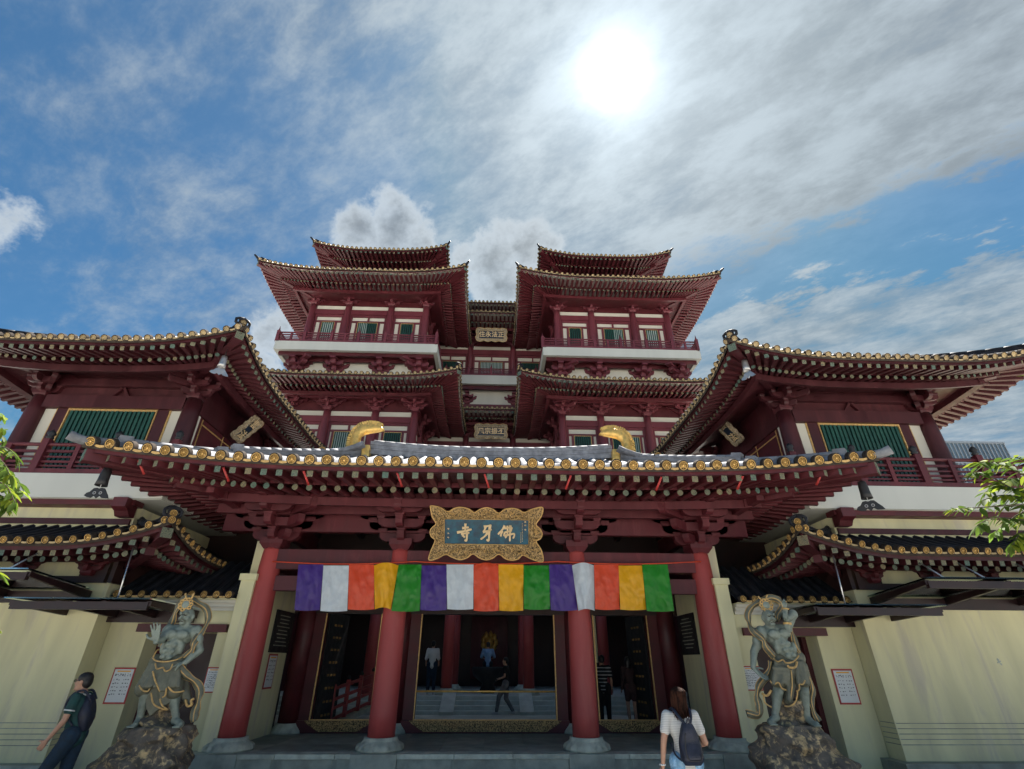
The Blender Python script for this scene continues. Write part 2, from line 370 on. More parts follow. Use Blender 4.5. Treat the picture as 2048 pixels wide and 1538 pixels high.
def drip(pitch, r, m='gold_trim'):      # curved drip tile between two cover tiles
    b = MB(); n = 6; w = pitch * 0.62
    top = []; bot = []
    for i in range(n + 1):
        u = -1 + 2 * i / n; x = u * w
        top.append((x, -r * 0.45 * (1 - u * u) + r * .05)); bot.append((x, -r * 0.78 * (1 - u * u) - r * .08 - 0.06 * r))
    for yy0, yy1 in ((-0.015, 0.02),):
        vs = [(x, yy0, z) for x, z in top] + [(x, yy0, z) for x, z in bot] + [(x, yy1, z) for x, z in bot]
        k = n + 1
        b.add(vs, [(i, i + k, i + k + 1, i + 1) for i in range(n)] + [(i + k, i + 2 * k, i + 2 * k + 1, i + k + 1) for i in range(n)], m)
    return b
def raf_square(m='red'):                # unit rafter along +y, tip at 0
    b = MB(); b.box(-.5, .5, 0.004, 1, -.5, .5, m)
    b.add([(-.5, 0, -.5), (.5, 0, -.5), (.5, 0, .5), (-.5, 0, .5)], [(0, 1, 2, 3)], 'rafter_end'); return b
def raf_round(m='red', n=10):
    b = MB(); vs = [(.5 * math.cos(2 * math.pi * i / n), y, .5 * math.sin(2 * math.pi * i / n)) for y in (0, 1) for i in range(n)]
    b.add(vs, [(i, n + i, n + (i + 1) % n, (i + 1) % n) for i in range(n)], m, True)
    b.add([(.5 * math.cos(2 * math.pi * i / n), -0.003, .5 * math.sin(2 * math.pi * i / n)) for i in range(n)], [tuple(range(n))], 'rafter_end'); return b
_cache = {}
def shared(key, maker):
    if key not in _cache:
        b = maker(); _cache[key] = (b, b.mesh(key))
    return _cache[key]
def put(b_me, mtx, name, parent, joiner=None):
    if joiner is None: return link(name, b_me[1], parent, mtx)
    joiner.bake(b_me[0], mtx)

def roof(parent, rect, ze, up, top, rise, OV, sides, pitch=0.28, rr=0.08, cl=3.0, flare=0.25, tile='tile', near=False,
         fly=(0.85, 0.11), rnd=0.11, rsp=0.25, rslope=0.2, soffit='soffit', red='red', hips=('FL', 'FR'), ridge=0.16, label=None, maxroll=99, ornament='dark', plain_end=False, close=None, flower=False):
    """hipped roof over the eave rectangle; top = (x0,x1,y0,y1) of the line where the slopes end."""
    x0, x1, y0, y1 = rect; tx0, tx1, ty0, ty1 = top
    cx, cy = (x0 + x1) / 2, (y0 + y1) / 2
    S = {'F': (Vector((1, 0, 0)), Vector((0, -1, 0)), (x1 - x0) / 2, cy - y0, ty0 - y0, (tx1 - tx0) / 2, ((tx0 + tx1) / 2) - cx),
         'B': (Vector((-1, 0, 0)), Vector((0, 1, 0)), (x1 - x0) / 2, y1 - cy, y1 - ty1, (tx1 - tx0) / 2, -(((tx0 + tx1) / 2) - cx)),
         'L': (Vector((0, -1, 0)), Vector((-1, 0, 0)), (y1 - y0) / 2, cx - x0, tx0 - x0, (ty1 - ty0) / 2, -((ty0 + ty1) / 2 - cy)),
         'R': (Vector((0, 1, 0)), Vector((1, 0, 0)), (y1 - y0) / 2, x1 - cx, x1 - tx1, (ty1 - ty0) / 2, (ty0 + ty1) / 2 - cy)}
    C = Vector((cx, cy, 0))
    def wgt(q, L): 
        u = (q - (L - cl)) / cl
        return u ** 2.1 if u > 0 else 0.0
    def geo(side):
        ax, out, L, D, T, Lt, off = S[side]; k0 = (L + Lt * -1 - off * -1 * 0) / T
        kp = (L - (Lt + off)) / T; kn = (L - (Lt - off)) / T      # inset per metre at the + and - end
        def wq(s, t):
            q = s + t * kp if s >= 0 else -s + t * kn
            return wgt(q, L)
        def plan(s, t):
            w = wq(s, t) * (1 - min(1, t / T)) ** 2
            s2 = s + (flare * w if s > 0 else -flare * w)
            return C + ax * s2 + out * (D - t + flare * w)
        def top_z(s, t):
            q = min(1, t / T); return ze + up * wq(s, t) * (1 - q) ** 2 + rise * (0.7 * q + 0.3 * q * q)
        def P(s, t, dz=0): 
            p = plan(s, t); p.z = top_z(s, t) + dz; return p
        def E(s, t, dz=0):              # rafters and boards: lift of the eave carried inwards
            p = plan(s, t); q = min(1, t / T); p.z = ze + up * wgt(abs(s) + (kp if s > 0 else kn) * t * .6, L) * (1 - q) ** 1.6 + rslope * t + dz; return p
        return ax, out, L, D, T, kp, kn, P, E
    body = MB()
    for sd in 'FLRB':
        if sd not in sides: continue
        ax, out, L, D, T, kp, kn, P, E = geo(sd)
        def smap(u, t): return lerp(-(L - t * kn), L - t * kp, u)
        nu = max(12, int(2 * L / 0.5))
        body.grid(lambda u, v: P(smap(u, v * T), v * T, -0.02), nu, 8, tile)
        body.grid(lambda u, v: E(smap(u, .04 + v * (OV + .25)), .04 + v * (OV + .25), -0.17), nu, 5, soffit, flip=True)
        body.grid(lambda u, v: (P(smap(u, 0), 0.0, -0.02) if v > .5 else E(smap(u, .02), .02, -.10)), nu, 1, 'tile_rim')
    ro = body.build('roof', parent)
    if label: ro['label'] = label
    for sd, mode in sides.items():
        if mode == 'bare': continue
        ax, out, L, D, T, kp, kn, P, E = geo(sd)
        J = {k: (None if mode == 'each' else MB()) for k in ('cover_tile', 'tile_end', 'drip_tile', 'flying_rafter', 'rafter')}
        n = int(round(2 * L / pitch)); p_ = 2 * L / n
        flower = flower or near; dm = shared('tile_end_%s_%.3f' % (flower, rr), lambda: (disc_near if flower else disc_far)(rr * 1.22))
        dr = shared('drip_tile_%.3f_%.3f' % (p_, rr), lambda: drip(p_ * .8, rr, 'gold_trim' if near else 'tile_end_far'))
        upv = Vector((0, 0, 1))
        for i in range(n):
            s = -L + (i + .5) * p_
            te = min(T, (L - s) / kp if s > 0 and kp > 0.01 else ((L + s) / kn if s < 0 and kn > .01 else T), maxroll)
            if te > 0.12:
                b = MB() if J['cover_tile'] is None else J['cover_tile']
                ns = 2 if te < 0.6 else (3 if te < 1.5 else 6)
                rows = [P(s, te * j / ns, 0) for j in range(ns + 1)]
                vs = []
                for q in rows:
                    for a in (-10, 35, 90, 145, 190):
                        vs.append(q + ax * (rr * math.cos(R(a))) + upv * (rr * math.sin(R(a)) + .01))
                b.add(vs, [(j * 5 + k, j * 5 + k + 1, j * 5 + k + 6, j * 5 + k + 5) for j in range(ns) for k in range(4)], tile, True)
                if J['cover_tile'] is None: b.build('cover_tile', ro)
            dv = (P(s + .01, 0) - P(s - .01, 0)).normalized()
            sl = (P(s, min(.25, max(te, .1))) - P(s, 0)).normalized()
            nrm = dv.cross(sl).normalized(); 
            yv = -(-sl) ; yv = sl
            jt = Matrix.Rotation(random.uniform(-.4, .4), 4, 'Y') @ Matrix.Rotation(random.uniform(-.05, .05), 4, 'X') @ Matrix.Rotation(random.uniform(-.06, .06), 4, 'Z')
            put(dm, frame_m(P(s, 0) + upv * (rr * (.30 + random.uniform(-.07, .07))) - sl * random.uniform(.012, .03), dv, yv, nrm) @ jt, 'tile_end', ro, J['tile_end'])
            if i < n - 1:
                s2 = s + p_ / 2; dv = (P(s2 + .01, 0) - P(s2 - .01, 0)).normalized()
                yv = Vector((-out.x, -out.y, 0.15)).normalized(); zz = dv.cross(yv).normalized()
                put(dr, frame_m(P(s2, 0) + upv * (rr * .18), dv, zz.cross(dv), zz), 'drip_tile', ro, J['drip_tile'])
        # rafters, fanned at the corners
        Lw = L - OV; n = int(round(2 * (L - .25) / rsp)); sq = shared('rafter_square_' + red, lambda: raf_square(red)); rd = shared('rafter_round_' + red, lambda: raf_round(red))
        fl, fw = fly
        for i in range(n):
            s = -(L - .25) + (i + .5) * 2 * (L - .25) / n
            sg = 1 if s > 0 else -1; a = abs(s)
            rs = s if a <= Lw else sg * (Lw + (a - Lw) * .10)
            def line(t): 
                f = t / (OV + .2); return lerp(s, rs, f)
            for nm, t0, t1, w, dz, ms in (('flying_rafter', .10, fl + .5, fw, -.17 - fw * .5, sq), ('rafter', fl, OV + .2, rnd, -.17 - fw * 1.02 - rnd * .5, rd)):
                A = E(line(t0), t0, dz); B_ = E(line(t1), t1, dz - (0.0 if nm == 'rafter' else .0))
                d = B_ - A; ln = d.length; d.normalize(); x = d.cross(upv).normalized(); z = x.cross(d)
                M = frame_m(A, x, d, z) @ Matrix.Diagonal((w, ln, w, 1))
                put(ms, M, nm, ro, J[nm])
        if close is not None:           # boarded soffit and eave purlin inside the bracket line
            zc = -.17 - fw * 1.02 - rnd - .012; b = MB(); nu = max(12, int(2 * L / .6))
            cut = close * .98
            b.grid(lambda u, v: E(lerp(-(L - cut - v * (OV + .2 - close) * .9), L - cut - v * (OV + .2 - close) * .9, u), close + v * (OV + .2 - close), zc), nu, 2, red, smooth=False, flip=True); b.build('soffit_board', ro)
            b = MB(); vs = []
            for j in range(nu + 1):
                s_ = lerp(-(L - cut), L - cut, j / nu); vs += [E(s_, close, zc - .17), E(s_, close, zc + .01), E(s_, close + .15, zc + .01), E(s_, close + .15, zc - .17)]
            b.add(vs, [(4 * j + k, 4 * j + (k + 1) % 4, 4 * j + 4 + (k + 1) % 4, 4 * j + 4 + k) for j in range(nu) for k in range(4)] + [(0, 1, 2, 3), tuple(4 * nu + q for q in (3, 2, 1, 0))], red); b.build('eave_purlin', ro)
        b = MB()                        # eave boards over the rafter ends
        nu = max(14, int(2 * L / .45))
        for t, za, zb, th in ((.07, -.17, -.075, .05), (fl - .03, -.17 - fw * 1.02, -.155 - fw * .3, .04)):
            Lq = L - t * max(kp, kn) * .8
            pts = [(-1 + 2 * j / nu) * Lq for j in range(nu + 1)]
            vs = []
            for s in pts: vs += [E(s, t, za), E(s, t, zb), E(s, t + th, zb), E(s, t + th, za)]
            b.add(vs, [(4 * j + k, 4 * j + (k + 1) % 4, 4 * j + 4 + (k + 1) % 4, 4 * j + 4 + k) for j in range(nu) for k in range(4)], red)
        b.build('eave_board', ro)
        for nm, j in J.items():
            if j is not None and j.v: j.build(nm, ro, kind='stuff')
    # hip ridges and corner beams
    for hp in hips:
        sd, other = hp[0], hp[1]
        if sd not in sides: continue
        ax, out, L, D, T, kp, kn, P, E = geo(sd)
        sg = 1 if (other == 'R') == (sd == 'F') else -1
        k = kp if sg > 0 else kn
        path = [P(sg * (L - t * k - .02), t, 0) for t in [T * q / 12 for q in range(13)]]
        b = MB(); h = ridge
        def ridge_loft(pts, w, h0, h1, m):
            vs = []
            for i, p in enumerate(pts):
                d = (pts[min(i + 1, len(pts) - 1)] - pts[max(0, i - 1)]); d.z = 0; d.normalize(); r = Vector((d.y, -d.x, 0))
                for (u, z) in ((-1, h0), (-1, h1), (1, h1), (1, h0)): vs.append(p + r * (u * w) + Vector((0, 0, z)))
            nn = len(pts)
            b.add(vs, [(4 * i + q, 4 * i + (q + 1) % 4, 4 * i + 4 + (q + 1) % 4, 4 * i + 4 + q) for i in range(nn - 1) for q in range(4)] + [(0, 1, 2, 3), tuple(4 * nn - 4 + q for q in (3, 2, 1, 0))], m)
        def seg(i0, i1, lift):
            pts = []
            n2 = 14
            for j in range(n2 + 1):
                f = i0 + (i1 - i0) * j / n2; a = int(min(f, 11)); pts.append(path[a].lerp(path[a + 1], f - a))
            ridge_loft(pts, rr * 1.1, -.02, h * .55 + lift, tile); ridge_loft(pts, rr * 1.35, h * .55 + lift, h * .68 + lift, tile)
            for j in range(n2):         # half-round capping tiles with visible joints
                p, q = pts[j], pts[j + 1]; o = Vector((0, 0, h * .68 + lift))
                b.tube([p + o, p.lerp(q, .93) + o, p.lerp(q, .94) + o, q + o], [rr * .95, rr * .95, rr * .80, rr * .80], tile, 8)
            return pts
        if near:
            lo = seg(1.2, 12, 0); seg(5.2, 12, h * .55)
            for f, li in ((1.2, 0), (4.6, 0.0), (5.2, h * .55)):
                a = int(f); p = path[a].lerp(path[a + 1], f - a); d = (path[a] - path[a + 1]).normalized(); r = Vector((d.y, -d.x, 0)).normalized()
                M = frame_m(p + Vector((0, 0, h * .55 + li)), r, -d, r.cross(-d))
                b.obox(M, .20, .22, .24, tile); b.obox(M @ Matrix.Translation((0, -.05, .13)), .26, .20, .07, tile)
            # last tile shooting out at the corner
            d = (path[0] - path[1]).normalized()
            b.tube([path[1] + Vector((0, 0, .06)), path[0] + Vector((0, 0, .03)), path[0] + d * .10 + Vector((0, 0, .05)), path[0] + d * .24 + Vector((0, 0, .10))], [.085, .085, .085, .09], tile, 10)
        else:
            seg(.4, 12, 0)
        b.build('hip_ridge', ro)
        if ornament and not near:       # curled ridge-end tile with a round face
            b = MB(); p = path[0].lerp(path[1], .35); d = (path[0] - path[1]); d.z = 0; d.normalize(); r = Vector((d.y, -d.x, 0))
            if plain_end:
                b.tube([p, p + d * .15 + Vector((0, 0, .06)), p + d * .34 + Vector((0, 0, .16))], [rr * 1.1, rr, rr * .6], tile, 8)
            else:
                o = p + Vector((0, 0, h * .6))
                b.obox(frame_m(o, r, d, (0, 0, 1)), rr * 2.6, rr * 1.2, rr * 3.0, tile)
                for sgn in (-1, 1):
                    b.tube([o + r * sgn * rr * 1.1 + Vector((0, 0, -rr)), o + r * sgn * rr * 2.2 + Vector((0, 0, -.2 * rr)), o + r * sgn * rr * 2.3 + Vector((0, 0, rr)), o + r * sgn * rr * 1.4 + Vector((0, 0, rr * 1.7)), o + Vector((0, 0, rr * 2.0))], [rr * .5, rr * .55, rr * .5, rr * .5, rr * .6], 'tile_dark', 7)
                put(dm, frame_m(o + d * rr * .75, r, -d, (0, 0, 1)), None, None, b)
                put(dm, frame_m(o + d * rr * 1.2 + Vector((0, 0, -rr * 2.0)), r, -d, (0, 0, 1)), None, None, b)
            b.build('ridge_end', ro)
        tip = E(sg * (L - .06), .06, -.17 - fly[1] * .6); root = E(sg * (L - OV * 1.05), OV * 1.05, -.17 - fly[1])
        M_ = (tip - root).normalized(); x = M_.cross(Vector((0, 0, 1))).normalized()
        b = MB(); b.bar(root - M_ * .4, tip - M_ * .02, fly[1] * 1.9, fly[1] * 1.9, red); b.bar(tip - M_ * .02, tip, fly[1] * 1.9, fly[1] * 1.9, 'rafter_end')
        mid = root.lerp(tip, .62); b.bar(root - M_ * .4 - Vector((0, 0, fly[1] * 1.7)), mid - Vector((0, 0, fly[1] * 1.7)), fly[1] * 1.6, fly[1] * 1.5, red)
        b.build('corner_beam', ro)
    return ro, geo

# ------------------------------------------------------------------ bracket sets
def arm_poly(h0, h1, ht, c=.16):        # bracket arm: flat top, lower ends rounded up
    return [(-h0, ht), (-h0, ht * .55), (-h0 + c * .35, ht * .2), (-h0 + c, 0), (h1 - c, 0), (h1 - c * .35, ht * .2), (h1, ht * .55), (h1, ht)]
def dou(b, p, w, h, m):                 # small bearing block, narrower at the foot
    b.add([(p[0] + sx * w * q, p[1] + sy * w * q, p[2] + z) for q, z in ((.34, 0), (.5, h * .45), (.5, h)) for sx, sy in ((-1, -1), (1, -1), (1, 1), (-1, 1))],
          [(k * 4 + i, k * 4 + (i + 1) % 4, k * 4 + 4 + (i + 1) % 4, k * 4 + 4 + i) for k in range(2) for i in range(4)] + [(3, 2, 1, 0), (8, 9, 10, 11)], m)
def bracket(scale=1.0, tiers=3, th=.22, w=.13, corner=0, m='red'):
    """bracket set with its foot at the origin, reaching out along -y; returns a list of (name, MB)"""
    out = []; s = scale
    cap = MB(); dou(cap, (0, 0, 0), .50 * s, .24 * s, m); out.append(('capital_block', cap))
    X = lambda y, z: frame_m((0, y, z), (1, 0, 0), (0, 1, 0), (0, 0, 1))
    def Yar(x, z, ang=90): a = R(ang); return frame_m((x, 0, z), (math.cos(a), math.sin(a), 0), (-math.sin(a), math.cos(a), 0), (0, 0, 1))
    z = .20 * s
    for k in range(tiers):
        b = MB(); reach = (.38 + .36 * k) * s; ht = th * s
        b.prism(arm_poly((.52 + .26 * k) * s, (.52 + .26 * k) * s, ht * .8), X(0, z + k * .001), w * s, m)
        for u in (-1, 1): dou(b, (u * (.46 + .26 * k) * s, 0, z + ht * .8), .20 * s, ht * .45, m)
        if k > 0:
            for j in range(k):
                yy = -(.38 + .36 * j) * s
                b.prism(arm_poly((.40 + .12 * (k - j)) * s, (.40 + .12 * (k - j)) * s, ht * .8), X(yy, z + .002 + j * .001), w * s, m)
                for u in (-1, 0, 1): dou(b, (u * (.34 + .12 * (k - j)) * s, yy, z + ht * .8), .18 * s, ht * .45, m)
        b.prism(arm_poly(reach, .5 * s, ht * .85, .12 * s), Yar(0, z - .004), w * s * 1.02, m)
        dou(b, (0, -reach + .09 * s, z + ht * .8), .20 * s, ht * .45, m)
        if corner:
            for ang in ((90 + corner * 45, 90 + corner * 90)):
                L_ = reach * (1.45 if abs(ang - 90) < 60 else 1.0)
                b.prism(arm_poly(L_, .4 * s, ht * .85, .12 * s), Yar(0, z - .007 if abs(ang - 90) < 60 else z - .002, ang), w * s * .98, m)
        out.append(('bracket_arm', b)); z += ht * 1.06
    nose = MB(); ln = (.38 + .36 * (tiers - 1)) * s + .22 * s
    nose.prism([(-ln, th * s * .3), (-ln, -.01), (.3 * s, -.02), (.3 * s, th * s * .9), (-ln + .25 * s, th * s * .9)], Yar(0, z), w * s * 1.1, m)
    if corner:
        for ang, q in ((90 + corner * 45, 1.5), (90 + corner * 90, 1.0)):
            nose.prism([(-ln * q, th * s * .3), (-ln * q, -.01), (.3 * s, -.02), (.3 * s, th * s * .9), (-ln * q + .25 * s, th * s * .9)], Yar(0, z - .003, ang), w * s * 1.05, m)
    out.append(('beam_nose', nose))
    return out
def put_bracket(parent, loc, split=False, key=None, rotz=0, **kw):
    key = key or 'bracket_%s' % sorted(kw.items())
    if key not in _cache:
        pcs = bracket(**kw); j = MB()
        for nm, b in pcs: j.bake(b, Matrix.Identity(4))
        _cache[key] = (j.mesh('bracket_set'), [(nm, b.mesh(nm)) for nm, b in pcs])
    M = Matrix.Translation(Vector(loc)) @ Matrix.Rotation(rotz, 4, 'Z')
    if not split: return link('bracket_set', _cache[key][0], parent, M)
    pcs = _cache[key][1]; root = link('bracket_set', pcs[0][1], parent, M)
    for nm, me in pcs[1:]: link(nm, me, root, M)
    return root

# ------------------------------------------------------------------ balconies and windows
def balcony(parent, sides, z0, zb, zt, band='white', red='red', spacing=1.55, thick=.2, small=False, open_ends=()):
    """sides: polyline of plan points; white band z0..zb, railing zb..zt"""
    pts = [Vector((*p, 0)) for p in sides]
    b = MB()
    for i, (p, q) in enumerate(zip(pts, pts[1:])):
        d = (q - p).normalized(); nrm = Vector((d.y, -d.x, 0))
        if i: p = p + d * (thick + .001)
        b.bar(p - nrm * thick / 2 + Vector((0, 0, (z0 + zb) / 2)), q - nrm * thick / 2 + Vector((0, 0, (z0 + zb) / 2)), thick, zb - z0, band)
    root = b.build('balcony', parent)
    h = zt - zb; w = .15 if not small else .15
    rail = lambda z, r_, nm, hh=None: None
    for p, q in zip(pts, pts[1:]):
        d = (q - p).normalized(); nrm = Vector((d.y, -d.x, 0)); ins = -nrm * (thick * .5); L = (q - p).length
        up = Vector((0, 0, 1))
        for f, r_, nm in ((.06, .09, 'base_rail'), (.86, .045, 'top_rail'), (.66, .03, 'middle_rail'), (.36, .025, 'lower_rail'), (.24, .02, 'lower_rail'), (.5, .02, 'lower_rail')):
            b = MB(); z = zb + h * f
            if nm == 'top_rail': b.tube([p + ins + up * z, q + ins + up * z], r_, red, 8)
            else: b.bar(p + ins + up * z, q + ins + up * z, r_ * 1.6, r_ * (2.0 if nm != 'base_rail' else 1.5), red)
            b.build(nm, root)
        n = max(1, int(round(L / spacing)))
        for i in range(n + 1):
            c = p.lerp(q, i / n) + ins
            if i == n and q is not pts[-1]: continue
            b = MB(); b.box(c.x - w / 2, c.x + w / 2, c.y - w / 2, c.y + w / 2, zb + .005, zt, red)
            b.lathe([(w * .3, 0), (w * .55, .05), (w * .35, .09), (w * .6, .14), (w * .45, .2), (.01, .25)] if not small else [(w * .5, 0), (w * .25, .1), (.01, .3)], 'black_iron' if not small else red, (c.x, c.y, zt), 8)
            b.build('post', root)
            if i < n:
                c = p.lerp(q, (i + .5) / n) + ins; b = MB(); b.box(c.x - .05, c.x + .05, c.y - .05, c.y + .05, zb + h * .1, zb + h * .84, red); b.build('baluster', root)
    return root
def window_bay(parent, xa, xb, y, z0, z1, zw0, zw1, xw, cream='cream_upper', red='red_upper', split=1, blind=0.5, slat=.075, each=False, side=None, cover_top=True, blind_left=True):
    """one wall bay in plane y (faces -y) between two columns: panels, cross bars and a slatted window xw wide.
       side=(x, sign): the same bay turned to face +-x, xa..xb then run along y."""
    T = Matrix.Identity(4)
    if side is not None:
        x, sg = side; T = frame_m((x, 0, 0), (0, sg, 0), (-sg, 0, 0), (0, 0, 1)) if sg else T
    def mk(name, b, par):
        if side is not None: b.v = [tuple(T @ Vector(p)) for p in b.v]
        return b.build(name, par)
    if side is not None:
        sg = side[1]; lo, hi = sorted((xa * sg, xb * sg)); xa, xb = lo, hi; y = 0.0
    b = MB(); b.box(xa, xb, y + .10, y + .25, z0, z1, cream); wall = mk('wall_panel', b, parent)
    c = (xa + xb) / 2; w0, w1 = c - xw / 2, c + xw / 2; H = z1 - z0
    b = MB()
    zt = zw1 + .10
    b.box(xa, xb, y + .02, y + .12, zt, zt + .10, red)                       # transom
    b.box(xa, xb, y + .015, y + .12, z1 - .14 * 1, z1, red)
    b.box(xa, xb, y + .018, y + .12, zw0 - .12, zw0 - .02, red)
    for xx in (w0 - .07, w1 + .07): b.box(xx - .06, xx + .06, y + .03, y + .13, zw0 - .02, zt, red)
    for xx in (xa + .07, xb - .07): b.box(xx - .07, xx + .07, y + .034, y + .13, z0, z1 - .14, red)
    for k in range(1, split): 
        xx = lerp(xa, xb, k / split); b.box(xx - .05, xx + .05, y + .03, y + .13, zt + .1, z1 - .14, red)
    mk('timber_frame', b, wall)
    b = MB(); b.box(w0, w1, y + .085, y + .095, zw0, zw1 + .1, 'dark'); win = mk('window', b, parent)
    b = MB()
    for xx in (w0, w1): b.box(xx - .012, xx + .012, y + .02, y + .06, zw0, zw1 + .10, 'gold_trim')
    b.box(w0, w1, y + .021, y + .06, zw1 + .075, zw1 + .1, 'gold_trim'); mk('window_frame', b, win)
    if blind:
        b = MB(); f0, f1 = (0, blind) if blind_left else (1 - blind, 1)
        b.box(lerp(w0, w1, f0), lerp(w0, w1, f1), y + .07, y + .078, zw0, zw1 + .07, 'blind'); mk('blind', b, win)
    n = max(3, int(xw / (slat * 1.9))); sl = MB()
    for i in range(n):
        xx = lerp(w0, w1, (i + .5) / n); t = MB() if each else sl
        t.box(xx - slat / 2, xx + slat / 2, y + .03, y + .06, zw0, zw1 + .075, 'green')
        if each: mk('slat', t, win)
    if not each: mk('slats', sl, win)
    return wall
# ------------------------------------------------------------------ ground and platform
def structure(o): o['kind'] = 'structure'; return o
b = MB(); b.add([(-1500, -400, 0), (1500, -400, 0), (1500, 3000, 0), (-1500, 3000, 0)], [(0, 1, 2, 3)], 'paving'); structure(b.build('ground'))
PZ = 0.42; PX = 0.1; PY0 = 11.3
b = MB(); b.box(PX - 5.9, PX + 5.9, PY0 + .02, 14.5, 0.004, PZ - .04, 'stone_dark'); b.box(PX - 8.3, PX + 8.3, 14.5, 28, 0.004, PZ - .004, 'stone_dark')
plat = structure(b.build('platform'))
n = 11
for i in range(n):                      # kerb slabs of the riser and the paving slabs behind them
    a, c = lerp(-5.95, 5.95, i / n), lerp(-5.95, 5.95, (i + 1) / n)
    b = MB(); b.box(PX + a + .006, PX + c - .006, PY0 - .03, PY0 + .30, PZ - .07, PZ + .004, 'stone'); b.build('edge_slab', plat)
    b = MB(); b.box(PX + a + .05, PX + c - .05, PY0, PY0 + .03, 0.01, PZ - .075, 'stone_dark'); b.build('riser_slab', plat)
for i in range(14):
    for j in range(3):
        a, c = lerp(-5.95, 5.95, i / 14), lerp(-5.95, 5.95, (i + 1) / 14); u, v = lerp(PY0 + .305, 14.45, j / 3), lerp(PY0 + .305, 14.45, (j + 1) / 3)
        b = MB(); b.box(PX + a + .004, PX + c - .004, u + .004, v - .004, PZ - .04, PZ - random.random() * .002, 'stone_dark'); b.build('paving_slab', plat)

# ------------------------------------------------------------------ entrance porch
porch = thing('entrance_porch', 'red timber entrance porch with grey tiled roof and gold ridge tails', 'building', (PX, 11.8, PZ))
def lotus_base(b, c, z, s=1.0, m='stone'):
    b.lathe([(.44 * s, 0), (.44 * s, .03), (.40 * s, .10), (.345 * s, .15), (.325 * s, .17), (.325 * s, .21), (.27 * s, .21)], m, (c[0], c[1], z), 28)
    for k in range(16):                 # carved petals
        a = 2 * math.pi * k / 16; ca, sa = math.cos(a), math.sin(a); t = Vector((-sa, ca, 0)); o = Vector((c[0], c[1], z))
        P = lambda r, u, h: o + Vector((ca * r, sa * r, 0)) * s + t * u * s + Vector((0, 0, h))
        b.add([P(.455, -.05, .02), P(.46, .05, .02), P(.425, .075, .085), P(.365, .035, .14), P(.365, -.035, .14), P(.425, -.075, .085), P(.455, 0, .085)],
              [(0, 1, 6), (1, 2, 6), (2, 3, 6), (3, 4, 6), (4, 5, 6), (5, 0, 6)], m, True)
PCX = [PX - 4.87, PX - 2.0, PX + 2.0, PX + 4.87]; CY = 11.8; CT = 4.1
for i, x in enumerate(PCX):
    b = MB(); b.lathe([(.265, 0), (.262, .4), (.255, 1.4), (.24, 2.4), (.225, 3.1), (.205, 3.45), (.19, 3.50)], 'red_column', (x, CY, PZ + .2), 28)
    c = b.build('column', porch); b = MB(); lotus_base(b, (x, CY), PZ + .004); b.build('column_base', c)
    b = MB(); b.box(x - .42, x + .42, CY - .56, CY - .49, .01, PZ + .003, 'stone_dark'); b.build('plinth_block', c)
    put_bracket(porch, (x, CY, CT), True, scale=1.0, tiers=3, th=.23, w=.15, corner=(-1 if i == 0 else (1 if i == 3 else 0)) * -1)
ZB = CT + .95
def beam(name, parent, *a): b = MB(); b.box(*a); return b.build(name, parent)
for a, c in zip(PCX, PCX[1:]):
    beam('lintel', porch, a + .17, c - .17, CY - .13, CY + .13, CT - .42, CT - .005, 'red'); beam('upper_lintel', porch, a + .17, c - .17, CY - .09, CY + .09, CT - .86, CT - .56, 'red')
for yy, z0, z1, w in ((CY - .9, ZB - .10, ZB + .10, .17), (CY - .45, ZB - .25, ZB - .05, .12), (CY, ZB - .55, ZB + .12, .15)):
    beam('purlin', porch, PX - 6.1, PX + 6.1, yy - w / 2, yy + w / 2, z0, z1, 'red')
for sg in (-1, 1):
    for xo, z0, z1 in ((.9, ZB - .12, ZB + .09), (0, ZB - .55, ZB + .11)):
        x = PX + sg * (4.87 + xo); beam('side_purlin', porch, x - .08, x + .08, CY - 1.6 if xo else CY + .1, 16.5, z0, z1, 'red')
    b = MB(); b.box(PX + sg * 4.87 - .09, PX + sg * 4.87 + .09, CY + .1, 14.4, CT - .42, CT - .01, 'red'); b.build('side_lintel', porch)
b = MB(); b.box(PX - 5.6, PX + 5.6, CY + .12, 16.5, ZB - .02, ZB + .06, 'dark_wood'); b.build('porch_ceiling', porch)
for k in range(9): beam('ceiling_joist', porch, PX - 4.8 + k * 1.2 - .06, PX - 4.8 + k * 1.2 + .06, CY + .14, 14.4, ZB - .14, ZB - .022, 'dark_wood')
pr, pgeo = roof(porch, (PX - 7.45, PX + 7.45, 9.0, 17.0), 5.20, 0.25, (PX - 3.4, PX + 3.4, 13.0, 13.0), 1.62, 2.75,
      {'F': 'each', 'L': 'each', 'R': 'each', 'B': 'bare'}, pitch=.325, rr=.088, cl=4.6, flare=.15, near=True, fly=(1.0, .115), rnd=.125, rsp=.285, rslope=.13, ridge=.17, close=1.72)
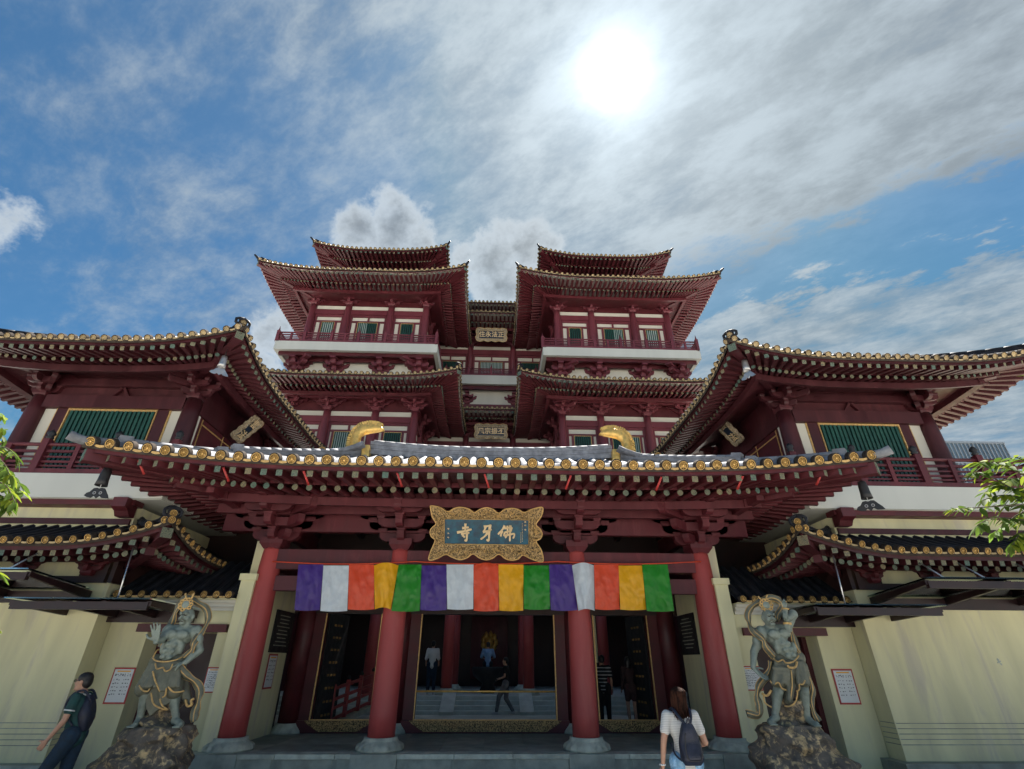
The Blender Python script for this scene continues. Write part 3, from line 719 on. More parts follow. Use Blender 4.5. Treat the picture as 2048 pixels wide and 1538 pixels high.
# main ridge
b = MB()
for k, (w, z0, z1) in enumerate(((.17, 6.70, 6.80), (.155, 6.805, 6.86), (.165, 6.865, 6.915), (.155, 6.92, 6.97), (.165, 6.975, 7.025), (.155, 7.03, 7.07))):
    m_ = 24
    def rz(x): return .16 * (abs(x) / 3.4) ** 2.2
    vs = []
    for j in range(m_ + 1):
        x = lerp(-3.35, 3.35, j / m_); vs += [(PX + x, 13 - w, z0 + rz(x)), (PX + x, 13 - w, z1 + rz(x)), (PX + x, 13 + w, z1 + rz(x)), (PX + x, 13 + w, z0 + rz(x))]
    b.add(vs, [(4 * j + q, 4 * j + (q + 1) % 4, 4 * j + 4 + (q + 1) % 4, 4 * j + 4 + q) for j in range(m_) for q in range(4)], 'tile')
ridge_o = b.build('main_ridge', pr)
for j in range(22):
    x0_, x1_ = lerp(-3.3, 3.3, j / 22), lerp(-3.3, 3.3, (j + 1) / 22)
    b = MB(); b.tube([(PX + x0_, 13, 7.07 + rz(x0_)), (PX + x1_ - .012, 13, 7.07 + rz(x1_))], .095, 'tile', 10); b.build('ridge_tile', pr)
def ridge_tail(sg):                     # gilded tail ornament with a finned back, curling inwards
    o = Vector((PX + sg * 3.55, 12.9, 6.82)); b = MB()
    outer = [(.36, -.05), (.39, .25), (.38, .5), (.30, .74), (.14, .89), (-.08, .95), (-.28, .93), (-.44, .86), (-.51, .77)]
    inner = [(-.08, -.05), (-.08, .12), (.05, .28), (.12, .42), (.10, .54), (-.02, .62), (-.2, .66), (-.38, .70), (-.5, .74)]
    n_ = len(outer)
    # body: rounded strip between the outer and inner outline
    rows = 8
    def pt(k, a):                       # k along, a around the section
        ox, oz = outer[k]; ix, iz = inner[k]; cx_, cz_ = (ox + ix) / 2, (oz + iz) / 2; ex, ez = (ox - ix) / 2, (oz - iz) / 2
        wd = lerp(.20, .07, k / (n_ - 1))
        return o + Vector((sg * (cx_ + ex * math.cos(a)), math.sin(a) * wd, cz_ + ez * math.cos(a)))
    m_ = 14; vs = [pt(k, 2 * math.pi * j / m_) for k in range(n_) for j in range(m_)]
    b.add(vs, [(k * m_ + j, k * m_ + (j + 1) % m_, (k + 1) * m_ + (j + 1) % m_, (k + 1) * m_ + j) for k in range(n_ - 1) for j in range(m_)] + [tuple(range(m_)), tuple((n_ - 1) * m_ + j for j in range(m_))], 'gold', True)
    t = b.build('ridge_tail', porch, label='gilded curling ridge tail ornament')
    b = MB()                            # fin of rays along the back
    pts = []
    for k in range(n_ - 2):
        for f in (0, .25, .5, .75):
            (xa, za), (xb, zb) = outer[k], outer[k + 1]; pts.append((lerp(xa, xb, f), lerp(za, zb, f)))
    c0 = Vector((-.15, .45))
    for i, (x, z) in enumerate(pts):
        d = (Vector((x, z)) - c0).normalized(); e = Vector((-d.y, d.x)) * .022
        p0 = Vector((x, z)) - d * .10; p1 = Vector((x, z)) + d * (.085)
        poly = [p0 - e, p1 - e * 1.1, p1 + e * 1.1, p0 + e]
        b.prism([(sg * q.x, q.y) for q in poly], Matrix.Translation(o), .10 + .02 * (i % 2), 'gold')
    b.build('fin', t)
    b = MB(); b.prism([(sg * -.26, -.14), (sg * -.06, -.18), (sg * -.02, .22), (sg * -.22, .22)], Matrix.Translation(o), .46, 'gold'); b.build('foot', t)
    b = MB()                            # tile ridge swept down beside the ornament
    for dy, r_ in ((-.2, .07), (-.3, .07), (-.40, .075)):
        b.tube([o + Vector((sg * q, dy - .25 * max(0, q), z)) for q, z in ((-.10, .20), (.10, .08), (.35, -.04), (.62, -.12), (.90, -.16))], r_, 'tile', 8)
    b.build('swept_ridge', pr)
    put(shared('tile_end_True_0.088', lambda: disc_near(.107)), frame_m(o + Vector((sg * .80, -.85, -.20)), (1, 0, 0), (0, 1, 0), (0, 0, 1)), 'tile_end', pr)
ridge_tail(-1); ridge_tail(1)
b = MB()
for x in (-6.6, -5.0, -3.5, -1.75, -.1, 1.55, 3.3, 4.9, 6.5):
    up_ = .25 * max(0, (abs(x) - 2.85) / 4.6) ** 2.1
    b = MB(); b.tube([(PX + x, 9.06, 5.02 + up_), (PX + x + (-.09 if x > 0 else .09), 9.22, 4.80 + up_)], .022, 'red_print', 6); b.build('red_rod', pr)

# walls of the porch and the door wall
DW = 14.5
for sg in (-1, 1):
    x = PX + sg * 5.16; side = 'left' if sg < 0 else 'right'
    b = MB(); b.box(x - .14, x + .14, CY + .05, DW - .2, PZ, CT + .2, 'cream'); w = b.build('side_wall', porch)
    b = MB(); b.box(x - .145, x + .145, CY - .25, CY + .045, 0.0, 3.42, 'cream'); b.build('pilaster', porch)
    b = MB(); b.box(x - .18, x + .18, CY - .29, CY + .043, 3.42, 3.55, 'cream'); b.build('pilaster_cap', porch)
    xx = x - sg * .14
    b = MB(); b.box(xx - .035, xx + .035, 13.1, 14.2, 2.08, 2.98, 'black_iron'); pl = b.build('stone_tablet')
    tag(pl, 'black stone tablet with faint carved text on %s porch wall' % side, 'tablet')
    for k in range(9):
        b = MB(); L_ = random.uniform(.25, .42); zz = 2.86 - k * .08; xq = xx - sg * .037
        b.box(xq - .003, xq + .003, 13.65 - L_, 13.65 + L_, zz, zz + .018, 'stone'); b.build('text_line', pl)
    # inner columns on the door wall
RC = [-4.72, -2.25, 2.25, 4.72]
for x in RC:
    b = MB(); b.lathe([(.25, 0), (.25, 3.8)], 'red_dark', (PX + x, DW, PZ + .2), 20); c = b.build('rear_column', porch)
    b = MB(); b.lathe([(.40, 0), (.38, .06), (.30, .16), (.28, .2)], 'stone', (PX + x, DW, PZ), 20); b.build('column_base', c)
    for sg in (-1, 1):
        if abs(x + sg * .4) < 4.9: beam('door_jamb', porch, PX + x + sg * .24, PX + x + sg * .52, DW - .10, DW + .12, PZ, 3.75, 'red_dark')
beam('door_head', porch, PX - 5.1, PX + 5.1, DW - .11, DW + .13, 3.0, ZB, 'dark_wood')
for i, (xa, xb) in enumerate(((-4.2, -2.77), (-1.73, 1.73), (2.77, 4.2))):
    beam('threshold', porch, PX + xa - .3, PX + xb + .3, DW - .16, DW + .1, PZ, PZ + .25, 'red_dark')
    b = MB(); z1 = PZ + .255; W_ = (xb - xa) / 2 + .1
    poly = [(-W_, .25)] + [(-W_ + .06 + .10 * k, .25 - .055 * (k + 1)) for k in range(4)] + [(W_ - .06 - .10 * k, .25 - .055 * (k + 1)) for k in range(3, -1, -1)] + [(W_, .25)]
    b.prism(poly, Matrix.Translation((PX + (xa + xb) / 2, DW - .175, PZ + .005)), .03, 'carved_gold'); b.build('carved_apron', porch)
    b = MB()
    for xx in (xa, xb): b.box(PX + xx - .015, PX + xx + .015, DW - .125, DW - .10, PZ + .25, 3.0, 'gold_trim')
    b.box(PX + xa, PX + xb, DW - .126, DW - .1, PZ + .25, PZ + .275, 'gold_trim'); b.build('gold_edging', porch)
    if i != 1:                          # open black door leaves with gilt characters
        for xx, sg in ((xa, 1), (xb, -1)):
            outer = (i == 0) == (sg > 0)
            if not outer: continue
            b = MB(); b.obox(frame_m((PX + xx + sg * .10, DW + .75, 1.75), Vector((sg * .14, .99, 0)).normalized(), Vector((-.99, sg * .14, 0)).normalized(), (0, 0, 1)), 1.25, .06, 2.6, 'dark'); dl = b.build('door_leaf', porch)
            for k in range(8):
                b = MB(); d = Vector((sg * .14, .99, 0)).normalized()
                for q in (-.25, -.05, .15):
                    c_ = Vector((PX + xx + sg * .10, DW + .75, 2.75 - k * .29)) + d * q + Vector((sg * .035, -.012, 0))
                    b.obox(frame_m(c_, d, Vector((-d.y, d.x, 0)), (0, 0, 1)), .10, .02, .05, 'gold_dull')
                b.build('gilt_text', dl, kind='stuff')
b = MB(); b.tube([(PX - 1.72, DW - .14, 1.27), (PX + 1.72, DW - .14, 1.27)], .022, 'gold', 8); b.build('barrier_bar', porch)

# ------------------------------------------------------------------ hall behind the doors
hall = thing('worship_hall', 'dark worship hall with red columns seen through the open doors', 'building', (PX, 20, PZ))
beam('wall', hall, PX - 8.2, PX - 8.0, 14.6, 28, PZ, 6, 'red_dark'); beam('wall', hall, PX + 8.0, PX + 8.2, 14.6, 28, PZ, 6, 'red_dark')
beam('wall', hall, PX - 8.0, PX + 8.0, 27.8, 28, PZ, 6, 'dark_wood'); beam('ceiling', hall, PX - 8.0, PX + 8.0, 23.2, 27.8, 4.5, 4.62, 'dark_wood'); beam('ceiling', hall, PX - 8.0, PX + 8.0, 14.65, 16.6, 4.5, 4.62, 'dark_wood'); beam('added_light_well', hall, PX - 8.0, PX + 8.0, 23.1, 23.2, 4.5, 6.14, 'cream'); beam('added_light_well', hall, PX - 8.0, PX + 8.0, 16.6, 16.7, 4.5, 5.0, 'cream')  # unseen roof opening added to let sky light down on the steps
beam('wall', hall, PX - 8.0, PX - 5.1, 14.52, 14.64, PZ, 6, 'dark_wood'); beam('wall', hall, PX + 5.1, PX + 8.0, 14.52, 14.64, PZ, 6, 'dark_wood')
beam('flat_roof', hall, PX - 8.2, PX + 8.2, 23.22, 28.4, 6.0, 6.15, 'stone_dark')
beam('bounce_floor', hall, PX - 7.9, PX + 7.9, 14.75, 18.79, PZ - .003, PZ + .02, 'stone_lightened')  # pale sheet over the floor, added to bounce light into the hall
for k in range(4): beam('stair_step', hall, PX - 7.9, PX + 7.9, 18.8 + .3 * k, 27.7, PZ + .12 * k, PZ + .12 * (k + 1), 'stone_lightened')
for sg in (-1, 1):
    b = MB(); b.bar((PX + sg * 1.28, 18.7, PZ + .06), (PX + sg * 1.28, 19.9, PZ + .55), .45, .10, 'stone_lightened'); b.build('stair_slab', hall)
    for yy in (20.4, 24.0):
        b = MB(); b.lathe([(.2, 0), (.2, 3.5)], 'red_column', (PX + sg * 1.45, yy, PZ + .6), 18); c = b.build('column', hall)
        b = MB(); b.lathe([(.40, 0), (.36, .08), (.24, .16), (.22, .2)], 'stone', (PX + sg * 1.45, yy, PZ + .48), 18); b.build('column_base', c)
    for x in (4.2,):
        b = MB(); b.lathe([(.2, 0), (.2, 3.6)], 'red_column', (PX + sg * x, 20.4, PZ + .5), 18); b.build('column', hall)
    b = MB(); b.box(PX + sg * 3.45 - .11, PX + sg * 3.45 + .11, 18.2, 18.4, 1.9, 3.6, 'cream'); b.build('hanging_scroll', hall)
beam('cross_beam', hall, PX - 7.9, PX + 7.9, 20.3, 20.5, 3.75, 4.1, 'red_dark')
b = MB(); b.box(PX - .9, PX + .9, 27.6, 27.75, 1.2, 3.9, 'red'); b.build('altar_panel', hall)
b = MB()
for k in range(9):
    a = 2 * math.pi * k / 9; b.lathe([(.02, -.18), (.12, -.05), (.10, .1), (.02, .2)], 'gold', (PX + .32 * math.cos(a), 27.5, 2.75 + .32 * math.sin(a)), 8)
b.lathe([(.05, -.3), (.22, -.1), (.18, .15), (.03, .35)], 'gold', (PX, 27.45, 2.75), 10); b.build('gilt_ornament', hall)
ur = MB(); ur.lathe([(.25, 0), (.30, .1), (.22, .3), (.55, .55), (.62, .8), (.55, .85), (.5, .8)], 'dark', (PX, 21.6, PZ + .48), 20)
tag(ur.build('incense_urn'), 'dark round incense urn in the middle of the hall', 'urn')
rl = thing('ramp_railing', 'red ramp railing with slanting rails behind the left doorway', 'railing', (-3.4, 16, PZ))
A, B_ = Vector((-3.95, 15.6, PZ)), Vector((-3.25, 18.6, PZ + .35))
for i in range(5):
    p = A.lerp(B_, i / 4); b = MB(); b.box(p.x - .05, p.x + .05, p.y - .05, p.y + .05, p.z, p.z + .95, 'red_column'); b.lathe([(.04, 0), (.06, .05), (.01, .12)], 'dark', (p.x, p.y, p.z + .95), 8); b.build('post', rl)
for h in (.15, .4, .6, .85):
    b = MB(); b.bar(A + Vector((0, 0, h)), B_ + Vector((0, 0, h)), .06, .07, 'red_column'); b.build('rail', rl)
b = MB(); b.bar(A + Vector((0, 0, .02)), B_ + Vector((0, 0, .02)), .25, .12, 'stone'); b.build('ramp_kerb', rl)
b = MB(); p = A.lerp(B_, .8); b.box(p.x - .02, p.x + .10, p.y - .07, p.y - .06, p.z + .6, p.z + .85, 'cloth_yellow'); b.build('yellow_notice', rl)

# ------------------------------------------------------------------ corner pavilions left and right of the porch
GX = 0.15
def pavilion(sg):
    side = 'left' if sg < 0 else 'right'
    t = thing('corner_pavilion', 'two-storey red corner pavilion with white balcony on the %s of the porch' % side, 'building', (sg * 10, 12, 0), 'corner pavilions beside the porch')
    X = lambda x: GX + sg * x
    def bx(name, x0, x1, y0, y1, z0, z1, m, par=None):
        b = MB(); b.box(X(x0), X(x1), y0, y1, z0, z1, m); return b.build(name, par or t)
    # ground floor walls
    w = bx('wall', 7.9, 16.5, 11.3, 18.5, .3, 4.9, 'cream')
    bx('plinth', 7.7, 16.5, 11.05, 18.5, 0, .3, 'stone_dark')
    for k in range(5): bx('wall_groove', 7.92, 16.5, 11.292, 11.299, .55 + k * .085, .562 + k * .085, 'stone_dark', w)
    for k in range(5): bx('wall_groove', 7.892, 7.899, 11.31, 11.72, .55 + k * .085, .562 + k * .085, 'stone_dark', w)
    # link wall with the side door
    lw = thing('link_wall', 'cream wall with side door and dark tiled coping %s of the porch' % side, 'wall', (sg * 6.8, 11.9, 0))
    dx0, dx1 = 5.66, 7.08; WX = 7.9
    bx('wall', 5.17, dx0, 11.75, 12.4, 0, 3.02, 'cream', lw); bx('wall', dx1, WX - .01, 11.75, 12.4, 0, 3.02, 'cream', lw); bx('wall', dx0, dx1, 11.75, 12.4, 2.42, 3.02, 'cream', lw)
    bx('door_lintel', dx0 - .2, dx1 + .2, 11.66, 11.80, 2.42, 2.57, 'red_dark', lw)
    bx('door', dx0 + .1, dx1 - .1, 12.3, 12.34, .05, 2.42, 'dark_wood', lw); bx('door_jamb', dx0, dx0 + .1, 12.2, 12.38, .05, 2.42, 'red_dark', lw); bx('door_jamb', dx1 - .10, dx1, 12.2, 12.38, .05, 2.42, 'red_dark', lw)
    for dy, z0, z1 in ((.05, 2.83, 2.90), (.12, 2.90, 2.97), (.2, 2.97, 3.03)): bx('cornice', 5.36, WX - .02, 11.75 - dy, 11.80, z0, z1, 'cream_upper', lw)
    rect = (X(5.34), X(WX - .01)) if sg > 0 else (X(WX - .01), X(5.34))
    rb = MB(); n_ = 10; pw = (rect[1] - rect[0]) / n_
    rb.grid(lambda u, v: Vector((lerp(rect[0], rect[1], u), 11.42 + v * 1.3, 3.09 + v * .85 - .02)), 4, 4, 'tile_dark'); rt = rb.build('coping_roof', lw)
    bx('soffit_board', 5.35, WX - .02, 11.45, 12.6, 3.03, 3.05, 'cream', lw)
    dm = shared('tile_end_True_0.07', lambda: disc_near(.08)); dr = shared('drip_tile_link', lambda: drip(.21, .07))
    for i in range(n_):
        x = rect[0] + (i + .5) * pw; b = MB(); vs = []
        for v in (0, .33, .66, 1):
            for a in (-10, 35, 90, 145, 190): vs.append((x + .07 * math.cos(R(a)), 11.42 + v * 1.3, 3.09 + v * .85 + .07 * math.sin(R(a))))
        b.add(vs, [(j * 5 + k, j * 5 + k + 1, j * 5 + k + 6, j * 5 + k + 5) for j in range(3) for k in range(4)], 'tile_dark', True); b.build('cover_tile', rt)
        link('tile_end', dm[1], rt, Matrix.Translation((x, 11.42, 3.115)))
        if i < n_ - 1: link('drip_tile', dr[1], rt, Matrix.Translation((x + pw / 2, 11.42, 3.11)))
    # lower roof
    rc = (X(6.3), X(17.0)) if sg > 0 else (X(17.0), X(6.3)); tp = (X(7.95), X(16.2)) if sg > 0 else (X(16.2), X(7.95)); inn = 'L' if sg > 0 else 'R'
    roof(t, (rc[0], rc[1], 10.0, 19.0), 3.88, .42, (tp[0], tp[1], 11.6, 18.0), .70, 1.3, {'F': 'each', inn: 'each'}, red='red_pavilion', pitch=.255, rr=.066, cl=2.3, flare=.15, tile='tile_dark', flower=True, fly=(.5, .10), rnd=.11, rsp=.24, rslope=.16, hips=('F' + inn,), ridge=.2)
    bx('eave_shade_board', 7.96, 16.4, 11.18, 11.29, 3.30, 3.98, 'dark_wood')  # dark board added to deepen the shade on the wall under the eave
    bx('eave_shade_board_side', 7.80, 7.89, 11.18, 16, 3.30, 3.98, 'dark_wood')  # same added shade board along the inner side
    for k in range(5): bx('frieze_panel', 8.5 + k * 1.3, 9.45 + k * 1.3, 11.165, 11.178, 3.42, 3.72, 'cream')
    for k in range(6): put_bracket(t, (X(8.3 + k * 1.3), 11.15, 3.42), scale=.45, tiers=2, th=.26, w=.2, m='red_dark')
    bx('roof_wall_strip', 7.95, 16.3, 11.25, 11.5, 4.5, 4.62, 'red_pavilion')
    bx('upper_beam', 7.8, 16.4, 11.0, 11.3, 4.86, 4.97, 'red_dark')
    b = MB(); b.prism([(-.05, .0), (.12, .0), (.2, .1), (.34, .16), (.34, .36), (-.05, .36)], frame_m((X(8.0), 11.15, 4.62), (0, -1, 0), (1, 0, 0), (0, 0, 1)), .3, 'red_dark'); b.build('corbel', t)
    # balcony
    bx('balcony_floor', 7.25, 13.3, 10.95, 18.5, 4.97, 5.3, 'white')
    pts = [(X(7.2), 17.5), (X(7.2), 10.9), (X(13.35), 10.9), (X(13.35), 16)] if sg > 0 else [(X(13.35), 16), (X(13.35), 10.9), (X(7.2), 10.9), (X(7.2), 17.5)]
    balcony(t, pts, 4.98, 5.52, 6.35, spacing=1.55, red='red')
    # upper storey
    for x, y in ((8.1, 12.2), (12.1, 12.2), (8.1, 16.5), (12.1, 16.5)):
        b = MB(); b.lathe([(.24, 0), (.235, 1.2), (.215, 2.3), (.19, 2.75)], 'red_pavilion', (X(x), y, 5.3), 20); b.build('column', t)
        if y < 13:
            c = (1 if x < 9 else -1) * sg
            put_bracket(t, (X(x), y, 8.02), True, scale=.72, tiers=2, th=.26, w=.16, m='red_pavilion', corner=c)
        else: put_bracket(t, (X(x), y, 8.02), scale=.72, tiers=2, th=.26, w=.16, m='red_pavilion', rotz=R(-90) if (x < 9) == (sg > 0) else R(90))
    z0 = 5.3
    bx('wall_panel', 8.3, 11.9, 12.22, 12.35, z0, 7.9, 'cream_upper')
    bx('head_beam', 8.28, 11.92, 12.08, 12.32, 7.72, 8.08, 'red_pavilion'); bx('frieze_panel', 8.1, 12.1, 12.24, 12.36, 8.08, 8.85, 'red_pavilion'); bx('frieze_beam', 8.1, 12.1, 12.10, 12.30, 8.38, 8.60, 'red_pavilion')
    b = MB()
    for s2 in (-1, 1): b.bar((X(10.1) + s2 * .03, 12.20, 8.36), (X(10.1) + s2 * .22, 12.20, 8.1), .09, .07, 'red_pavilion')
    b.build('frieze_strut', t)
    fx0, fx1 = 8.95, 11.25
    for a, c, mm, yy in ((8.62, 8.66, 'gold_trim', 12.19), (8.66, 8.95, 'red_pavilion', 12.17), (11.25, 11.54, 'red_pavilion', 12.17), (11.54, 11.58, 'gold_trim', 12.19)):
        bx('window_post', a, c, yy, 12.23, z0, 7.72, mm)
    b = MB(); b.box(X(fx0), X(fx1), 12.2, 12.215, z0, 7.72, 'dark'); win = b.build('window', t)
    for a, c in ((fx0, fx0 + .03), (fx1 - .03, fx1)): bx('window_frame', a, c, 12.15, 12.2, z0, 7.72, 'gold_trim', win)
    bx('window_frame', fx0 + .03, fx1 - .03, 12.152, 12.2, 7.66, 7.715, 'gold_trim', win)
    for i in range(19):
        x = lerp(fx0 + .05, fx1 - .05, (i + .5) / 19); bx('slat', x - .036, x + .036, 12.155, 12.19, z0, 7.66, 'green', win)
    # inner side towards the porch roof, and the outer side
    for xs, s3 in ((8.1, -1), (12.1, 1)):
        bx('side_panel', xs - .06 if s3 < 0 else xs - .06, xs + .06, 12.4, 16.4, z0, 8.0, 'red_dark'); bx('side_beam', xs - .12, xs + .12, 12.4, 16.3, 7.72, 8.08, 'red_pavilion'); bx('side_frieze', xs - .07, xs + .07, 12.4, 16.3, 8.08, 8.85, 'red_pavilion')
        bx('cream_strip', xs + s3 * .06, xs + s3 * .075, 12.42, 12.56, z0, 7.72, 'cream_upper')
        for yy in (12.7, 13.9, 15.1, 16.2): bx('gold_line', xs + s3 * .06, xs + s3 * .078, yy - .015, yy + .015, z0, 7.7, 'gold_trim')
        bx('gold_line', xs + s3 * .06, xs + s3 * .076, 12.72, 16.18, 7.55, 7.58, 'gold_trim')
    bx('rear_wall', 8.1, 12.1, 16.45, 16.6, 5.3, 9.0, 'red_dark'); bx('attic', 8.1, 12.1, 12.4, 16.4, 8.86, 9.0, 'red_dark')
    rc = (X(6.05) - GX, X(14.15)) if sg > 0 else (X(14.15), X(6.05) - GX); out = 'R' if sg > 0 else 'L'
    tp = (rc[0] + 3.4, rc[1] - 3.4)
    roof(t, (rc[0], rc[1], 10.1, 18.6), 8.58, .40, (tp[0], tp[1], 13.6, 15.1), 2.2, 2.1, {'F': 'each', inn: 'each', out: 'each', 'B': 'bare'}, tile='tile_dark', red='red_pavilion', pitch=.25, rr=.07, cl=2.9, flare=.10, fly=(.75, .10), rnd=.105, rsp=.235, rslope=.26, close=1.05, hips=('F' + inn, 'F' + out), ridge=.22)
    return t
pavilion(-1); pavilion(1)

# ------------------------------------------------------------------ towers and recessed centre of the main building
MXC = -0.2
def tower(sg):
    side = 'left' if sg < 0 else 'right'; c = MXC + sg * 7.3; Y = 24.0
    t = thing('temple_tower', '%s tower of the tall temple behind, with stacked upturned red eaves' % side, 'building', (c, Y, 0), 'twin temple towers')
    xs = [c - 3.35, c - 1.27, c + 1.27, c + 3.35]; inn = 'R' if sg < 0 else 'L'; out = 'L' if sg < 0 else 'R'
    def bx(name, *a): b = MB(); b.box(*a); return b.build(name, t)
    bx('wall', c - 3.3, c + 3.3, Y + .3, 30, 5, 22.2, 'cream_upper')
    R_ = 'red_upper'
    for z0, z1, zc, lo in ((9.2, 13.55, 14.1, True), (17.15, 20.55, 21.0, False)):
        for i, x in enumerate(xs):
            b = MB(); b.lathe([(.22, 0), (.215, 1.5), (.2, z1 - z0 - .4), (.18, z1 - z0)], R_, (x, Y, z0), 16); b.build('column', t)
            cn = (-1 if i == 0 else (1 if i == 3 else 0)) * -1
            put_bracket(t, (x, Y, z1), scale=.85, tiers=3, th=.20, w=.17, corner=cn, m=R_)
            # columns and bracket sets down the visible side walls
        for xx, rot in ((xs[0], -90), (xs[3], 90)):
            for yy in (26.0, 28.0): put_bracket(t, (xx, yy, z1), scale=.85, tiers=3, th=.20, w=.17, rotz=R(rot), m=R_)
        for k, (a, d) in enumerate(zip(xs, xs[1:])):
            big = k == 1
            bx('cream_band', a + .2, d - .2, Y + .02, Y + .30, z1 - .32, z1 - .02, 'cream_upper')
            bx('tie_beam', a + .15, d - .15, Y - .06, Y + .30, z1 - .66, z1 - .325, R_)
            zt = z1 - .66
            left_half = (sg < 0)
            window_bay(t, a + .18, d - .18, Y, z0, zt, z0 + .1, zt - .62, (1.15 if big else .72) * (1.25 if lo else 1), split=2 if big else 1, blind={True: (.5 if not lo or big else .0)}.get(big, (.96 if (k == 0) == (sg < 0) else 0)), blind_left=left_half, slat=.055)
        # frieze above the columns, purlins
        bx('frieze', c - 3.3, c + 3.3, Y + .05, Y + .28, z1 + .0, zc + 1.0, 'red_dark')
        bx('purlin', c - 3.9, c + 3.9, Y - .62, Y - .5, z1 + .5, z1 + .64, R_)
        for s2 in (-1, 1):
            bx('side_tie_beam', c + s2 * 3.35 - .1, c + s2 * 3.35 + .1, Y + .2, 29.5, z1 - .66, z1 - .33, R_); bx('side_frieze', c + s2 * 3.35 - .07, c + s2 * 3.35 + .07, Y + .2, 29.5, z1, zc + 1.0, 'red_dark')
            bx('side_beam', c + s2 * 3.35 - .08, c + s2 * 3.35 + .08, Y + .2, 29.5, z1 - 1.5, z1 - 1.3, R_)
            for yy in (26.0, 28.0): bx('side_column', c + s2 * 3.35 - .17, c + s2 * 3.35 + .17, yy - .17, yy + .17, z0, z1, R_)
    rx0, rx1 = c - 5.8, c + 5.8
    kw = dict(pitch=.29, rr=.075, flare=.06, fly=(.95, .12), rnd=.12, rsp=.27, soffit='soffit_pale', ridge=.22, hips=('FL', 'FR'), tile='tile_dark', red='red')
    roof(t, (rx0, rx1, 21.3, 30), 14.32, .45, (c - 3.6, c + 3.6, 23.6, 28), 1.1, 2.6, {'F': 'each', inn: 'each', out: 'each'}, cl=3.6, rslope=.12, close=1.55, **kw)
    roof(t, (rx0, rx1, 21.3, 30), 21.05, .50, (c - 3.0, c + 3.0, 24.2, 28), 2.2, 2.6, {'F': 'each', inn: 'each', out: 'each'}, cl=4.0, rslope=.12, close=1.55, plain_end=True, **kw)
    # top storey
    bx('top_wall', c - 2.4, c + 2.4, 26.2, 30, 22.2, 25.6, 'red_dark')
    kw['pitch'] = .30; kw['rsp'] = .30
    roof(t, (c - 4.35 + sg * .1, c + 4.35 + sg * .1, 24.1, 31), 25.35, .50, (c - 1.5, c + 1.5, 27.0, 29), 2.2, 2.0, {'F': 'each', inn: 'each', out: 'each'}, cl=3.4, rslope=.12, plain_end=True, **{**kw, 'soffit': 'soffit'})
    # third-floor balcony
    bx('balcony_floor', c - 4.3, c + 4.3, 22.85, 29, 16.64, 16.9, 'soffit')
    balcony(t, [(c - 4.4, 29), (c - 4.4, 22.8), (c + 4.4, 22.8), (c + 4.4, 29)], 16.60, 17.14, 17.86, red=R_, spacing=1.47, small=True)
    bx('cream_wall_strip', c - 3.45, c + 3.45, 23.85, 24.2, 15.2, 16.62, 'cream_upper'); bx('red_sill', c - 3.5, c + 3.5, 23.77, 23.85, 15.2, 15.66, R_)
    for x in (c - 3.4, c - 1.25, c + 1.25, c + 3.4): put_bracket(t, (x, 23.85, 15.62), scale=.9, tiers=2, th=.26, w=.3, corner=(1 if x < c - 3 else (-1 if x > c + 3 else 0)), m=R_)
    for x in (c - 1.8, c + 1.8): bx('vent_grille', x - .3, x + .3, 23.83, 23.845, 15.74, 15.90, 'white')
    bx('balcony_beam', c - 4.2, c + 4.2, 23.05, 23.2, 16.42, 16.63, 'red_dark'); bx('balcony_beam', c - 3.8, c + 3.8, 23.5, 23.62, 16.3, 16.63, 'red_dark')
    return t
tower(-1); tower(1)
